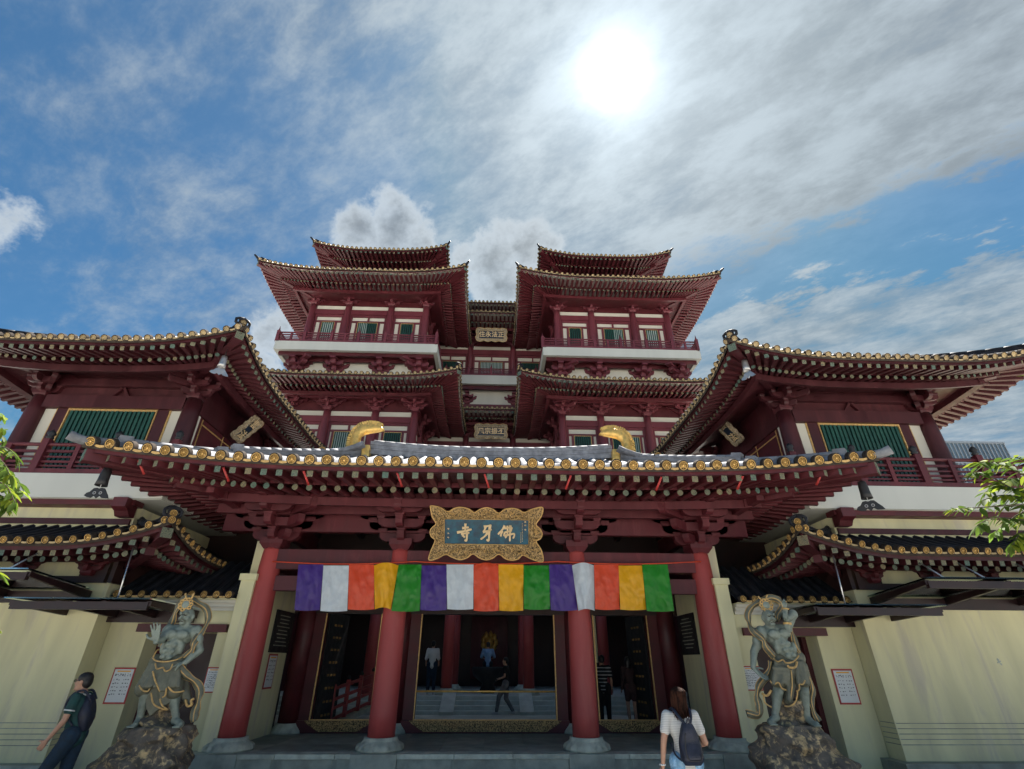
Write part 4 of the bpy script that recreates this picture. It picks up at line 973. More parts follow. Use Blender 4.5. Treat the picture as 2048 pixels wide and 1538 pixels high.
def centre():
    t = thing('recessed_hall', 'recessed middle part of the tall temple between the twin towers', 'building', (MXC, 29, 0)); Y = 29.0; c = MXC; R_ = 'red_upper'
    def bx(name, *a): b = MB(); b.box(*a); return b.build(name, t)
    bx('wall', c - 5.5, c + 5.5, Y + .3, 33, 5, 24.2, 'cream_upper')
    xs = [c - 4.2, c - 1.48, c + 1.48, c + 4.2]
    for z0, z1 in ((9.5, 14.3), (17.9, 21.2)):
        for x in xs:
            b = MB(); b.lathe([(.22, 0), (.2, z1 - z0 - .4), (.18, z1 - z0)], R_, (x, Y, z0), 16); b.build('column', t)
            put_bracket(t, (x, Y, z1), scale=.8, tiers=3, th=.20, w=.17, m=R_)
        for k, (a, d) in enumerate(zip(xs, xs[1:])):
            bx('cream_band', a + .2, d - .2, Y + .02, Y + .30, z1 - .32, z1 - .02, 'cream_upper'); bx('tie_beam', a + .15, d - .15, Y - .06, Y + .30, z1 - .70, z1 - .325, R_)
            zt = z1 - .7; window_bay(t, a + .18, d - .18, Y, z0, zt, z0 + .1, zt - .65, 1.55, split=2, blind=1.0 if k == 1 else 0, slat=.05)
        bx('frieze', c - 5.5, c + 5.5, Y + .05, Y + .28, z1, z1 + 1.5, 'red_dark'); bx('purlin', c - 5.4, c + 5.4, Y - .95, Y - .8, z1 + .70, z1 + .86, R_)
    kw = dict(pitch=.29, rr=.075, cl=.1, flare=0, fly=(.95, .12), rnd=.12, rsp=.27, soffit='soffit_pale', hips=(), tile='tile_dark', rslope=.12, close=1.55)
    roof(t, (c - 5.0, c + 5.0, 26.3, 31), 15.05, 0, (c - 4.99, c + 4.99, 28.9, 30), 1.1, 2.6, {'F': 'each'}, **kw)
    roof(t, (c - 5.0, c + 5.0, 26.3, 31), 22.2, 0, (c - 4.99, c + 4.99, 28.9, 30), 1.6, 2.6, {'F': 'each'}, **kw)
    bx('top_wall', c - 3.2, c + 3.2, 30.6, 33, 23.5, 25.2, 'red_dark')
    roof(t, (c - 4.0, c + 4.0, 28.5, 33.5), 24.75, 0, (c - 3.9, c + 3.9, 31.5, 32), 1.6, 2.0, {'F': 'each'}, **kw)
    bx('balcony_floor', c - 4.4, c + 4.4, 27.8, 29, 17.5, 17.8, 'soffit')
    balcony(t, [(c - 4.4, 27.7), (c + 4.4, 27.7)], 17.46, 18.10, 18.72, red=R_, spacing=1.47, small=True)
    bx('cream_wall_strip', c - 5, c + 5, 28.5, 29.2, 15.8, 17.5, 'cream_upper'); bx('red_sill', c - 5, c + 5, 28.42, 28.5, 15.6, 16.35, R_)
    for x in (c - 1.5, c + 1.5): put_bracket(t, (x, 28.5, 16.35), scale=.75, tiers=2, th=.26, w=.3, m=R_)
    bx('balcony_beam', c - 4.2, c + 4.2, 27.95, 28.1, 17.2, 17.45, 'red_dark')
centre()
# ------------------------------------------------------------------ organic bodies: blobs fused into one skin
TS = bpy.data.scenes.new('workbench')
def ts_graph():
    with bpy.context.temp_override(scene=TS, view_layer=TS.view_layers[0]): return bpy.context.evaluated_depsgraph_get()
def sph(b, M, n=10, k=7):
    vs = [M @ Vector((0, 0, 1))]
    for j in range(1, k):
        th = math.pi * j / k
        for i in range(n): a = 2 * math.pi * i / n; vs.append(M @ Vector((math.sin(th) * math.cos(a), math.sin(th) * math.sin(a), math.cos(th))))
    vs.append(M @ Vector((0, 0, -1))); fs = [(0, 1 + i, 1 + (i + 1) % n) for i in range(n)]
    for j in range(k - 2):
        for i in range(n): a = 1 + j * n; fs.append((a + i, a + n + i, a + n + (i + 1) % n, a + (i + 1) % n))
    a = 1 + (k - 2) * n; fs += [(a + (i + 1) % n, a + i, len(vs) - 1) for i in range(n)]
    b.add(vs, fs, b.m0, True)
def organic(name, parent, prims, m, voxel=.016, it=3, fac=.5, mtx=None):
    b = MB(); b.m0 = m
    for p in prims:
        if p[0] == 'c':
            _, p0, r0, p1, r1 = p; p0, p1 = Vector(p0), Vector(p1); n = max(2, int((p1 - p0).length / (min(r0, r1) * .7)) + 1)
            for i in range(n + 1):
                f = i / n; r_ = lerp(r0, r1, f); M = Matrix.Translation(p0.lerp(p1, f)) @ Matrix.Diagonal((r_, r_, r_, 1)); sph(b, M)
        else:
            _, c, rad = p[:3]; rot = p[3] if len(p) > 3 else Matrix.Identity(3)
            sph(b, Matrix.Translation(Vector(c)) @ rot.to_4x4() @ Matrix.Diagonal((*rad, 1)))
    if mtx is not None: b.v = [tuple(mtx @ Vector(p)) for p in b.v]
    tmp = bpy.data.objects.new('tmp', b.mesh('tmp')); TS.collection.objects.link(tmp)
    r_ = tmp.modifiers.new('r', 'REMESH'); r_.mode = 'VOXEL'; r_.voxel_size = voxel; r_.use_smooth_shade = True
    s_ = tmp.modifiers.new('s', 'SMOOTH'); s_.factor = fac; s_.iterations = it
    dg = ts_graph(); me = bpy.data.meshes.new_from_object(tmp.evaluated_get(dg)); me.name = name
    bpy.data.objects.remove(tmp)
    me.materials.clear(); me.materials.append(MATS[m])
    me.polygons.foreach_set('use_smooth', [True] * len(me.polygons)); me.polygons.foreach_set('material_index', [0] * len(me.polygons))
    return link(name, me, parent)
def spline(pts, n=8):
    P = [Vector(p) for p in pts]; out = []
    for i in range(len(P) - 1):
        a, b_, c, d = P[max(0, i - 1)], P[i], P[i + 1], P[min(len(P) - 1, i + 2)]
        for j in range(n):
            t = j / n; out.append(.5 * ((2 * b_) + (c - a) * t + (2 * a - 5 * b_ + 4 * c - d) * t * t + (3 * b_ - a - 3 * c + d) * t ** 3))
    out.append(P[-1]); return out
def ribbon(parent, name, pts, w, m='bronze_dark', trim='gold_trim', thick=.03, nrm=Vector((0, -1, 0)), n=8, tr=.010):
    P = spline(pts, n); b = MB(); vs = []; E1 = []; E2 = []; E3 = []
    for i, p in enumerate(P):
        d = (P[min(i + 1, len(P) - 1)] - P[max(0, i - 1)]).normalized(); s = d.cross(nrm).normalized(); q = s.cross(d)
        ww = w[0] + (w[1] - w[0]) * i / (len(P) - 1) if isinstance(w, tuple) else w
        tw = .6 * math.sin(i * .35); s2 = (s * math.cos(tw) + q * math.sin(tw))
        vs += [p + s2 * ww + q * thick * .5, p - s2 * ww + q * thick * .5, p - s2 * ww - q * thick * .5, p + s2 * ww - q * thick * .5]; E1.append(p + s2 * ww); E2.append(p - s2 * ww); E3.append(p + s2 * ww * .15 + nrm * thick * .45)
    k = len(P)
    b.add(vs, [(4 * i + j, 4 * i + (j + 1) % 4, 4 * i + 4 + (j + 1) % 4, 4 * i + 4 + j) for i in range(k - 1) for j in range(4)] + [(0, 1, 2, 3), (4 * k - 1, 4 * k - 2, 4 * k - 3, 4 * k - 4)], m, True)
    o = b.build(name, parent)
    for e in (E1, E2, E3): b = MB(); b.tube(e, tr, trim, 6); b.build('gold_edge', o)
    return o
def rock(parent, c, prof, seed, sy=.8, mat_='rock'):
    """stacked craggy rock: prof = [(z, left x, right x)]"""
    b = MB(); nu, nv = 90, 70; z0, z1 = prof[0][0], prof[-1][0]
    def fn(u, v):
        z = lerp(z0, z1, min(1, v * 1.12)); 
        for (za, la, ra), (zb, lb, rb) in zip(prof, prof[1:]):
            if za <= z <= zb: f = (z - za) / (zb - za + 1e-9); l, r_ = lerp(la, lb, f), lerp(ra, rb, f); break
        cx, hw = (l + r_) / 2, (r_ - l) / 2; close = 1 if v < .89 else max(0, 1 - (v - .89) / .11)
        a = 2 * math.pi * u; p = Vector((math.cos(a) * hw * close, math.sin(a) * hw * sy * close, 0))
        q = Vector((cx + p.x, p.y, z)) + Vector((seed, 0, 0))
        ledge = .05 * math.sin(z * 15 + 3.5 * noise.noise(q * 1.9)); d = (noise.ridged_multi_fractal(q * 2.6, .9, 2.2, 4, 1.0, 2.0) - 1.0) * .085 + noise.noise(q * 7.5) * .045 + abs(noise.noise(q * 3.3)) * .09 + ledge
        n_ = Vector((math.cos(a), math.sin(a), 0)); p += n_ * d * (.4 + .6 * close) if close > .02 else n_ * 0
        return Vector(c) + Vector((cx, 0, 0)) + p + Vector((0, 0, z - c[2] + noise.noise(q * 4) * .03))
    b.grid(fn, nu, nv, mat_); return b.build('rock_base', parent)
def hand(wrist, d, palm_n, s=1.0, curl=.3, spread=.3, side=1):
    """palm and five fingers as capsules: d = pointing direction, palm_n = palm normal, side = where the thumb leaves"""
    d = Vector(d).normalized(); n_ = Vector(palm_n); n_ = (n_ - d * n_.dot(d)).normalized(); x = d.cross(n_) * side; w = Vector(wrist); out = []
    out.append(('e', w + d * .045 * s, (.042 * s, .016 * s, .05 * s), Matrix((x, n_, d)).transposed()))
    for i, (u, L) in enumerate(((-.033, .062), (-.011, .076), (.012, .08), (.034, .07))):
        base = w + d * .085 * s + x * u * s; dr = (d + x * (u * spread * 12)).normalized(); k1 = base + dr * L * .5 * s + n_ * curl * .01 * s
        dd = (dr * math.cos(curl) + n_ * math.sin(curl)).normalized(); out.append(('c', base - d * .02 * s, .0105 * s, k1, .0095 * s)); out.append(('c', k1, .0095 * s, k1 + dd * L * .55 * s, .008 * s))
    tb = w + d * .03 * s + x * .038 * s; t1 = tb + (d * .5 + x * .75 + n_ * .3).normalized() * .04 * s; out += [('c', tb, .013 * s, t1, .0115 * s), ('c', t1, .0115 * s, t1 + (d * .9 + x * .3 + n_ * curl).normalized() * .035 * s, .009 * s)]
    return out

# ------------------------------------------------------------------ guardian statues
SY = 9.6
def statue_left():
    S = lambda x, y, dy=0.0: at(180 + x / 4.179, 1170 + y / 4.179, SY + dy)
    foot = S(540, 1165); t = thing('guardian_statue', 'bronze guardian statue raising an open palm, gilt scarf, on rock at left', 'statue', (foot.x, SY, 0), 'guardian statues')
    hd = S(815, 262, .02); nk = S(800, 345, .03); ch = S(745, 430, .02); ab = S(690, 560, .03); pe = S(660, 640, .05)
    shl, shr = S(655, 385, .02), S(885, 395, .04); ell, wrl = S(600, 455, -.16), S(552, 475, -.30); elr, wrr = S(915, 545, .02), S(800, 645, -.10)
    P = [('e', hd, (.105, .12, .135)), ('c', nk, .075, hd - Vector((0, 0, .06)), .07), ('e', ch + Vector((0, .03, .02)), (.225, .14, .17)), ('c', ch - Vector((0, 0, .1)), .15, ab, .135), ('c', ab, .135, pe, .15),
         ('c', shl, .085, shr, .085), ('e', ch + Vector((-.09, -.115, .03)), (.105, .06, .08)), ('e', ch + Vector((.10, -.11, .02)), (.11, .06, .08)),
         ('e', shl, (.10, .10, .11)), ('e', shr, (.105, .10, .115)), ('c', nk + Vector((0, .02, -.03)), .07, shl + Vector((0, .02, .04)), .06), ('c', nk + Vector((0, .02, -.03)), .07, shr + Vector((0, .02, .04)), .06),
         ('c', shl, .078, ell, .062), ('c', ell, .062, wrl, .042), ('c', shr, .082, elr, .066), ('e', shr.lerp(elr, .5) + Vector((.02, -.02, 0)), (.078, .08, .12)), ('c', elr, .068, wrr, .045)]
    for k, (u, v) in enumerate(((-.05, .07), (.05, .06), (-.065, -.02), (.045, -.03), (-.08, -.11), (.03, -.12))):   # belly muscles
        c = ab + Vector((u + .02, -.145 + .01 * (k % 2), v + .04)); P.append(('e', c, (.046, .034, .040)))
    for u in (-.14, .15): P.append(('e', ab + Vector((u, -.05, .06)), (.05, .06, .10)))
    P += [('e', hd + Vector((-.015, -.115, -.02)), (.026, .035, .045)), ('e', hd + Vector((-.055, -.10, .03)), (.04, .03, .02)), ('e', hd + Vector((.025, -.105, .03)), (.04, .03, .02)),
          ('e', hd + Vector((-.015, -.10, -.075)), (.05, .035, .02)), ('e', hd + Vector((-.01, -.08, -.11)), (.05, .05, .035)), ('e', hd + Vector((.105, 0, -.01)), (.02, .03, .045)), ('e', hd + Vector((-.105, .01, -.01)), (.02, .03, .045)), ('e', hd + Vector((-.06, -.075, -.04)), (.04, .04, .035)), ('e', hd + Vector((.05, -.08, -.04)), (.04, .04, .035))]
    P += hand(wrl, Vector((-.25, -.15, 1)), Vector((-.2, -1, 0)), 1.75, .15, .5, -1); P += hand(wrr, Vector((-1, -.1, -.25)), Vector((0, .3, -1)), 1.5, 1.1, .1, 1)
    hl, hr = S(560, 700, .05), S(730, 700, .05)
    for h, kn, an, ft in ((hl, S(465, 905, -.06), S(420, 1100, .0), S(385, 1165, -.10)), (hr, S(695, 905, -.04), S(718, 1100, .02), S(760, 1165, -.10))):
        P += [('c', h, .125, kn, .085), ('c', kn, .085, an, .052), ('e', kn.lerp(an, .35) + Vector((0, .03, 0)), (.075, .08, .13)), ('e', kn + Vector((0, -.05, 0)), (.06, .05, .065)), ('c', an, .058, an + Vector((0, .02, -.05)), .06), ('c', an + Vector((0, 0, -.05)), .06, ft, .05), ('c', ft, .05, ft + Vector((-.02 if ft.x < an.x else .02, -.06, -.005)), .045)]
        for k in range(4): u = (k - 1.5) * .026; P.append(('c', ft + Vector((u, -.04, -.015)), .02, ft + Vector((u * 1.2, -.12, -.025)), .017))
    organic('body', t, P, 'bronze', .0115, 1)
    FX = -.015; EYES = (-.055, .027)
    b = MB()                            # cut lines of the scowling face
    for u in EYES:
        sg_ = 1 if u > FX else -1
        b.tube([hd + Vector((FX + sg_ * .012, -.128, .018)), hd + Vector((u, -.126, .006)), hd + Vector((u + sg_ * .026, -.112, .014))], [.006, .010, .005], 'tile_rim', 6)
        b.tube([hd + Vector((FX + sg_ * .008, -.138, .028)), hd + Vector((u, -.138, .052)), hd + Vector((u + sg_ * .035, -.11, .060))], [.011, .013, .006], 'bronze', 6)
        b.tube([hd + Vector((FX + sg_ * .006, -.148, -.052)), hd + Vector((FX + sg_ * .04, -.138, -.062)), hd + Vector((FX + sg_ * .062, -.11, -.088))], [.008, .009, .004], 'bronze_dark', 6)
    b.tube([hd + Vector((FX - .04, -.128, -.094)), hd + Vector((FX, -.142, -.082)), hd + Vector((FX + .04, -.128, -.094))], [.004, .008, .004], 'tile_rim', 6)
    b.tube([hd + Vector((FX, -.13, .02)), hd + Vector((FX, -.158, -.03)), hd + Vector((FX, -.14, -.045))], [.010, .019, .016], 'bronze', 7)
    b.build('face', t)
    # loin cloth with folds and gilt hems
    kl, kr = S(455, 860, -.08), S(710, 880, -.06)
    Q = [('c', S(560, 640, .04), .12, S(755, 640, .04), .12), ('c', S(575, 680, .02), .17, kl, .135), ('c', S(710, 690, .03), .17, kr, .13), ('c', S(640, 690, .02), .16, S(600, 940, -.05), .06)]
    for k in range(9):
        x = 470 + k * 38; Q.append(('c', S(lerp(580, 740, k / 8), 650, -.12), .026, S(x if k < 4 else x - 30, 845 + (30 if 3 < k < 6 else 0), -.20 + .02 * (k % 2)), .036))
    Q += [('c', S(760, 720, .1), .08, S(800, 900, .08), .08), ('c', S(800, 900, .08), .08, S(830, 990, .05), .06)]
    sk = organic('loin_cloth', t, Q, 'bronze_dark', .015, 2)
    def trim(pts, r_=.012): b = MB(); b.tube(spline(pts, 6), r_, 'gold_trim', 6); b.build('gold_hem', sk)
    trim([S(412, 840, -.2), S(440, 880, -.22), S(480, 888, -.22), S(500, 865, -.2)]); trim([S(655, 850, -.22), S(690, 890, -.23), S(740, 895, -.22), S(785, 885, -.16)])
    trim([S(525, 720, -.22), S(545, 800, -.22), S(585, 890, -.22)]); trim([S(510, 900, -.18), S(530, 990, -.18), S(590, 1030, -.18), S(650, 1045, -.16)]); trim([S(585, 950, -.2), S(600, 1000, -.2), S(650, 1045, -.2)]); trim([S(640, 860, -.22), S(630, 920, -.2), S(605, 940, -.2)])
    trim([S(530, 600, -.13), S(560, 545, -.05), S(585, 540, 0)]); trim([S(525, 610, -.13), S(560, 635, -.18), S(640, 640, -.20), S(720, 625, -.18), S(770, 600, -.1)]); trim([S(545, 655, -.2), S(560, 700, -.22), S(610, 690, -.22), S(630, 720, -.22), S(670, 705, -.22), S(690, 660, -.2)])
    trim([S(800, 960, -.02), S(815, 1010, -.04), S(850, 1000, -.04), S(845, 965, -.04), S(870, 950, -.03)], .02)
    b = MB(); b.prism([(-.2, .1), (-.10, .25), (.12, .25), (.2, .05), (.22, -.18), (.06, -.28), (-.02, -.36), (-.12, -.25), (-.18, -.1)], Matrix.Translation(S(590, 870, -.06)), .07, 'bronze_dark'); b.build('hanging_cloth', sk)
    ribbon(t, 'scarf', [S(590, 520, .05), S(640, 400, -.02), S(685, 310, .10), S(720, 215, .12), S(775, 130, .12), S(820, 105, .10), S(900, 150, .12), S(975, 205, .12), S(985, 300, .12), S(930, 395, .02), S(870, 480, -.08), S(850, 550, -.06), S(790, 610, -.04)], .05)
    ribbon(t, 'scarf', [S(745, 690, -.14), S(800, 750, -.08), S(880, 810, 0), S(920, 880, .02), S(905, 980, 0), S(880, 1060, -.02), S(870, 1140, -.05)], .055)
    b = MB()                            # topknot with a ring of curls and two horns of ribbon
    c = S(815, 165, .02)
    b.lathe([(.06, -.08), (.09, -.02), (.08, .05), (.03, .09)], 'bronze', c, 14)
    for k in range(10): a = 2 * math.pi * k / 10; q = c + Vector((.095 * math.cos(a), -.04, .085 * math.sin(a))); b.tube([q + Vector((.025 * math.cos(j), -.02, .025 * math.sin(j))) for j in [x * .8 for x in range(9)]], .012, 'gold_trim', 5)
    for x0, x1 in ((830, 800), (815, 868)): b.tube(spline([S(x0, 135, 0), S((x0 + x1) / 2 + (8 if x1 > x0 else -8), 110, -.02), S(x1, 70, 0)], 6), .016, 'gold_trim', 6)
    b.build('topknot', t)
    zt = foot.z - .02
    rock(t, (foot.x, SY + .05, 0), [(0, -1.0, .70), (.25, -.84, .68), (.5, -.66, .64), (.72, -.5, .63), (.88, -.42, .55), (zt, -.36, .48)], 3.1)
    rock(t, (S(570, 1090).x, SY + .12, zt - .1), [(zt - .1, -.30, .26), (zt + .12, -.22, .2), (zt + .32, -.12, .12)], 8.3)
def statue_right():
    S = lambda x, y, dy=0.0: at(1460 + x / 4.179, 1170 + y / 4.179, SY + dy)
    foot = S(530, 1155); t = thing('guardian_statue', 'bronze guardian statue gripping a thunderbolt club, gilt scarf, on rock at right', 'statue', (foot.x, SY, 0), 'guardian statues')
    hd = S(320, 270, -.02); nk = S(335, 345, .03); ch = S(390, 430, .02); ab = S(455, 560, .03); pe = S(490, 630, .05)
    shl, shr = S(262, 400, .02), S(470, 375, .05); ell, wrl = S(200, 560, .04), S(192, 690, -.04); elr, wrr = S(525, 245, .0), S(468, 290, -.16)
    P = [('e', hd, (.11, .125, .135)), ('c', nk, .08, hd - Vector((0, 0, .06)), .075), ('e', ch + Vector((0, .03, .02)), (.22, .14, .17)), ('c', ch + Vector((.02, 0, -.1)), .15, ab, .135), ('c', ab, .135, pe, .15), ('c', shl, .085, shr, .085),
         ('e', ch + Vector((-.10, -.115, .03)), (.11, .06, .08)), ('e', ch + Vector((.10, -.11, .05)), (.105, .06, .08)), ('e', shl, (.105, .10, .12)), ('e', shr, (.10, .10, .11)),
         ('c', nk + Vector((0, .02, -.03)), .07, shl + Vector((0, .02, .04)), .06), ('c', nk + Vector((0, .02, -.03)), .07, shr + Vector((0, .02, .04)), .06),
         ('c', shl, .082, ell, .066), ('e', shl.lerp(ell, .5) + Vector((-.02, -.02, 0)), (.078, .08, .12)), ('c', ell, .066, wrl, .043), ('c', shr, .08, elr, .075), ('e', elr, (.085, .08, .085)), ('c', elr, .066, wrr, .045)]
    for k, (u, v) in enumerate(((-.07, .10), (.03, .11), (-.055, .01), (.06, .02), (-.03, -.08), (.08, -.07))): P.append(('e', ab + Vector((u, -.145 + .01 * (k % 2), v + .02)), (.046, .034, .040)))
    for u in (-.15, .15): P.append(('e', ab + Vector((u, -.05, .06)), (.05, .06, .10)))
    P += [('e', hd + Vector((0, -.12, -.02)), (.028, .035, .045)), ('e', hd + Vector((-.04, -.105, .03)), (.042, .03, .02)), ('e', hd + Vector((.04, -.105, .03)), (.042, .03, .02)), ('e', hd + Vector((0, -.10, -.075)), (.055, .035, .02)), ('e', hd + Vector((0, -.085, -.115)), (.055, .05, .035)),
          ('e', hd + Vector((.105, 0, -.01)), (.02, .03, .045)), ('e', hd + Vector((-.105, .01, -.01)), (.02, .03, .045)), ('e', hd + Vector((-.055, -.08, -.04)), (.04, .04, .035)), ('e', hd + Vector((.055, -.08, -.04)), (.04, .04, .035))]
    P += hand(wrl, Vector((.7, -.2, -.75)), Vector((.3, -.6, .6)), 1.6, .4, .3, -1); P += hand(wrr, Vector((-.5, -.5, .3)), Vector((.6, -.5, 0)), 1.5, 1.5, .05, 1)
    for h, kn, an, ft in ((S(440, 690, .05), S(402, 890, -.05), S(378, 1075, .0), S(335, 1145, -.10)), (S(580, 690, .05), S(615, 890, -.05), S(640, 1085, .0), S(695, 1158, -.10))):
        P += [('c', h, .125, kn, .088), ('c', kn, .088, an, .055), ('e', kn.lerp(an, .35) + Vector((0, .03, 0)), (.08, .08, .13)), ('e', kn + Vector((0, -.05, 0)), (.06, .05, .065)), ('c', an, .06, an + Vector((0, .02, -.05)), .062), ('c', an + Vector((0, 0, -.05)), .062, ft, .05), ('c', ft, .05, ft + Vector((-.02 if ft.x < an.x else .02, -.06, -.005)), .045)]
        for k in range(4): u = (k - 1.5) * .026; P.append(('c', ft + Vector((u, -.04, -.015)), .02, ft + Vector((u * 1.2, -.12, -.025)), .017))
    organic('body', t, P, 'bronze', .0115, 1)
    FX = 0.0; EYES = (-.042, .042)
    b = MB()                            # cut lines of the scowling face
    for u in EYES:
        sg_ = 1 if u > FX else -1
        b.tube([hd + Vector((FX + sg_ * .012, -.128, .018)), hd + Vector((u, -.126, .006)), hd + Vector((u + sg_ * .026, -.112, .014))], [.006, .010, .005], 'tile_rim', 6)
        b.tube([hd + Vector((FX + sg_ * .008, -.138, .028)), hd + Vector((u, -.138, .052)), hd + Vector((u + sg_ * .035, -.11, .060))], [.011, .013, .006], 'bronze', 6)
        b.tube([hd + Vector((FX + sg_ * .006, -.148, -.052)), hd + Vector((FX + sg_ * .04, -.138, -.062)), hd + Vector((FX + sg_ * .062, -.11, -.088))], [.008, .009, .004], 'bronze_dark', 6)
    b.tube([hd + Vector((FX - .04, -.128, -.094)), hd + Vector((FX, -.142, -.082)), hd + Vector((FX + .04, -.128, -.094))], [.004, .008, .004], 'tile_rim', 6)
    b.tube([hd + Vector((FX, -.13, .02)), hd + Vector((FX, -.158, -.03)), hd + Vector((FX, -.14, -.045))], [.010, .019, .016], 'bronze', 7)
    b.build('face', t)
    Q = [('c', S(400, 630, .04), .12, S(570, 610, .04), .12), ('c', S(430, 690, .02), .17, S(400, 800, -.06), .13), ('c', S(570, 690, .03), .16, S(605, 800, -.06), .12), ('c', S(490, 690, 0), .16, S(485, 960, -.04), .07)]
    for k in range(9): Q.append(('c', S(lerp(380, 600, k / 8), 640, -.12), .026, S(lerp(360, 640, k / 8) if k not in (4, 5) else 490, 820 if k not in (4, 5) else 960, -.20 + .02 * (k % 2)), .036))
    for k in range(4): Q.append(('c', S(360 + 6 * k, 690 + 35 * k, -.16), .024, S(500, 700 + 30 * k, -.20), .022))
    sk = organic('loin_cloth', t, Q, 'bronze_dark', .015, 2)
    def trim(pts, r_=.012): b = MB(); b.tube(spline(pts, 6), r_, 'gold_trim', 6); b.build('gold_hem', sk)
    trim([S(335, 800, -.2), S(365, 830, -.21), S(405, 815, -.22), S(430, 860, -.22), S(470, 878, -.22)]); trim([S(555, 890, -.2), S(580, 870, -.21), S(578, 830, -.22), S(610, 830, -.22), S(630, 795, -.2), S(650, 820, -.16)])
    trim([S(455, 1010, -.12), S(500, 1012, -.16), S(550, 970, -.16), S(565, 880, -.18)]); trim([S(280, 920, 0), S(290, 980, -.02), S(350, 1025, -.06)]); trim([S(265, 905, 0), S(310, 925, -.02), S(345, 880, -.08)], .02)
    trim([S(360, 610, -.12), S(400, 640, -.17), S(440, 625, -.2), S(470, 650, -.2), S(530, 640, -.2), S(575, 590, -.12)]); trim([S(480, 670, -.22), S(500, 690, -.23), S(545, 685, -.22), S(560, 640, -.2)], .02); trim([S(510, 710, -.22), S(520, 830, -.22), S(505, 960, -.2)], .01)
    ribbon(t, 'scarf', [S(370, 605, -.06), S(300, 520, -.12), S(275, 455, -.12), S(200, 390, -.04), S(160, 320, .08), S(150, 240, .12), S(190, 175, .12), S(270, 130, .10), S(340, 105, .12), S(410, 130, .12), S(435, 190, .12), S(400, 250, .02), S(395, 290, -.02)], .05)
    ribbon(t, 'scarf', [S(500, 360, .02), S(530, 430, -.02), S(550, 500, -.04), S(585, 570, -.02)], .04)
    ribbon(t, 'scarf', [S(345, 640, -.02), S(320, 740, .02), S(250, 830, .05), S(225, 920, .05), S(245, 1010, .02), S(235, 1090, 0), S(140, 1072, -.04)], .05)
    ribbon(t, 'scarf', [S(640, 720, .02), S(690, 860, .06), S(680, 960, .04), S(700, 1060, 0), S(745, 1140, -.05)], .04)
    b = MB(); c = S(290, 170, .0)
    b.lathe([(.06, -.08), (.095, -.02), (.08, .05), (.03, .09)], 'bronze', c, 14)
    for k in range(10): a = 2 * math.pi * k / 10; q = c + Vector((.095 * math.cos(a), -.04, .085 * math.sin(a))); b.tube([q + Vector((.025 * math.cos(j), -.02, .025 * math.sin(j))) for j in [x * .8 for x in range(9)]], .012, 'gold_trim', 5)
    for x1, y1 in ((235, 95), (310, 85)): b.tube(spline([S(280, 140, 0), S((280 + x1) / 2, 118, -.02), S(x1, y1, 0)], 6), .016, 'gold_trim', 6)
    b.build('topknot', t)
    b = MB(); a, c = S(449, 115, -.24), S(490, 400, -.24)   # ritual club: four-edged blades above and below the fist
    for f0, f1, rs in ((0, .3, (.005, .05, .028)), (.3, .62, (.05, .03, .05)), (.72, 1.0, (.055, .04, .005))):
        b.tube([a.lerp(c, f0), a.lerp(c, (f0 + f1) / 2), a.lerp(c, f1)], list(rs), 'bronze', 4, smooth=False)
    b.tube([a.lerp(c, .28), a.lerp(c, .32)], .065, 'gold_trim', 8); b.tube([a.lerp(c, .70), a.lerp(c, .76)], .07, 'gold_trim', 8); b.tube([a.lerp(c, .3), a.lerp(c, .75)], .03, 'bronze', 8)
    b.build('club', t)
    zt = foot.z - .02
    rock(t, (foot.x, SY + .05, 0), [(0, -.62, 1.15), (.25, -.66, 1.0), (.5, -.68, .8), (.72, -.66, .6), (.88, -.58, .5), (zt, -.48, .42)], 17.7)
    rock(t, (S(520, 1080).x, SY + .12, zt - .1), [(zt - .1, -.28, .26), (zt + .12, -.22, .2), (zt + .34, -.12, .12)], 5.9)
statue_left(); statue_right()

# ------------------------------------------------------------------ name boards
def strokes(parent, chars, to3, depth, m='letter_gold', name='character'):
    for ch in chars:
        b = MB()
        for st in ch:
            wd = st[0]; P = [Vector((*p, 0)) for p in st[1:]]; P = spline(P, 4); L_, R_ = [], []
            for i, p in enumerate(P):
                d = (P[min(i + 1, len(P) - 1)] - P[max(0, i - 1)]).normalized(); n_ = Vector((-d.y, d.x, 0)); f = i / (len(P) - 1)
                w = wd * (.75 + .5 * abs(math.cos(f * 2.6))) * (1 if f < .85 else lerp(1, .55, (f - .85) / .15))
                L_.append(p + n_ * w); R_.append(p - n_ * w)
            n_ = len(P); top = [to3(q.x, q.y, depth) for q in L_] + [to3(q.x, q.y, depth) for q in R_]; bot = [to3(q.x, q.y, 0) for q in L_] + [to3(q.x, q.y, 0) for q in R_]
            fs = [(i, i + 1, n_ + i + 1, n_ + i) for i in range(n_ - 1)]
            k = 2 * n_
            fs += [(i, k + i, k + i + 1, i + 1) for i in range(n_ - 1)] + [(n_ + i, n_ + i + 1, k + n_ + i + 1, k + n_ + i) for i in range(n_ - 1)] + [(0, n_, k + n_, k), (n_ - 1, k + n_ - 1, k + 2 * n_ - 1, 2 * n_ - 1)]
            b.add(top + bot, fs, m)
        b.build(name, parent)
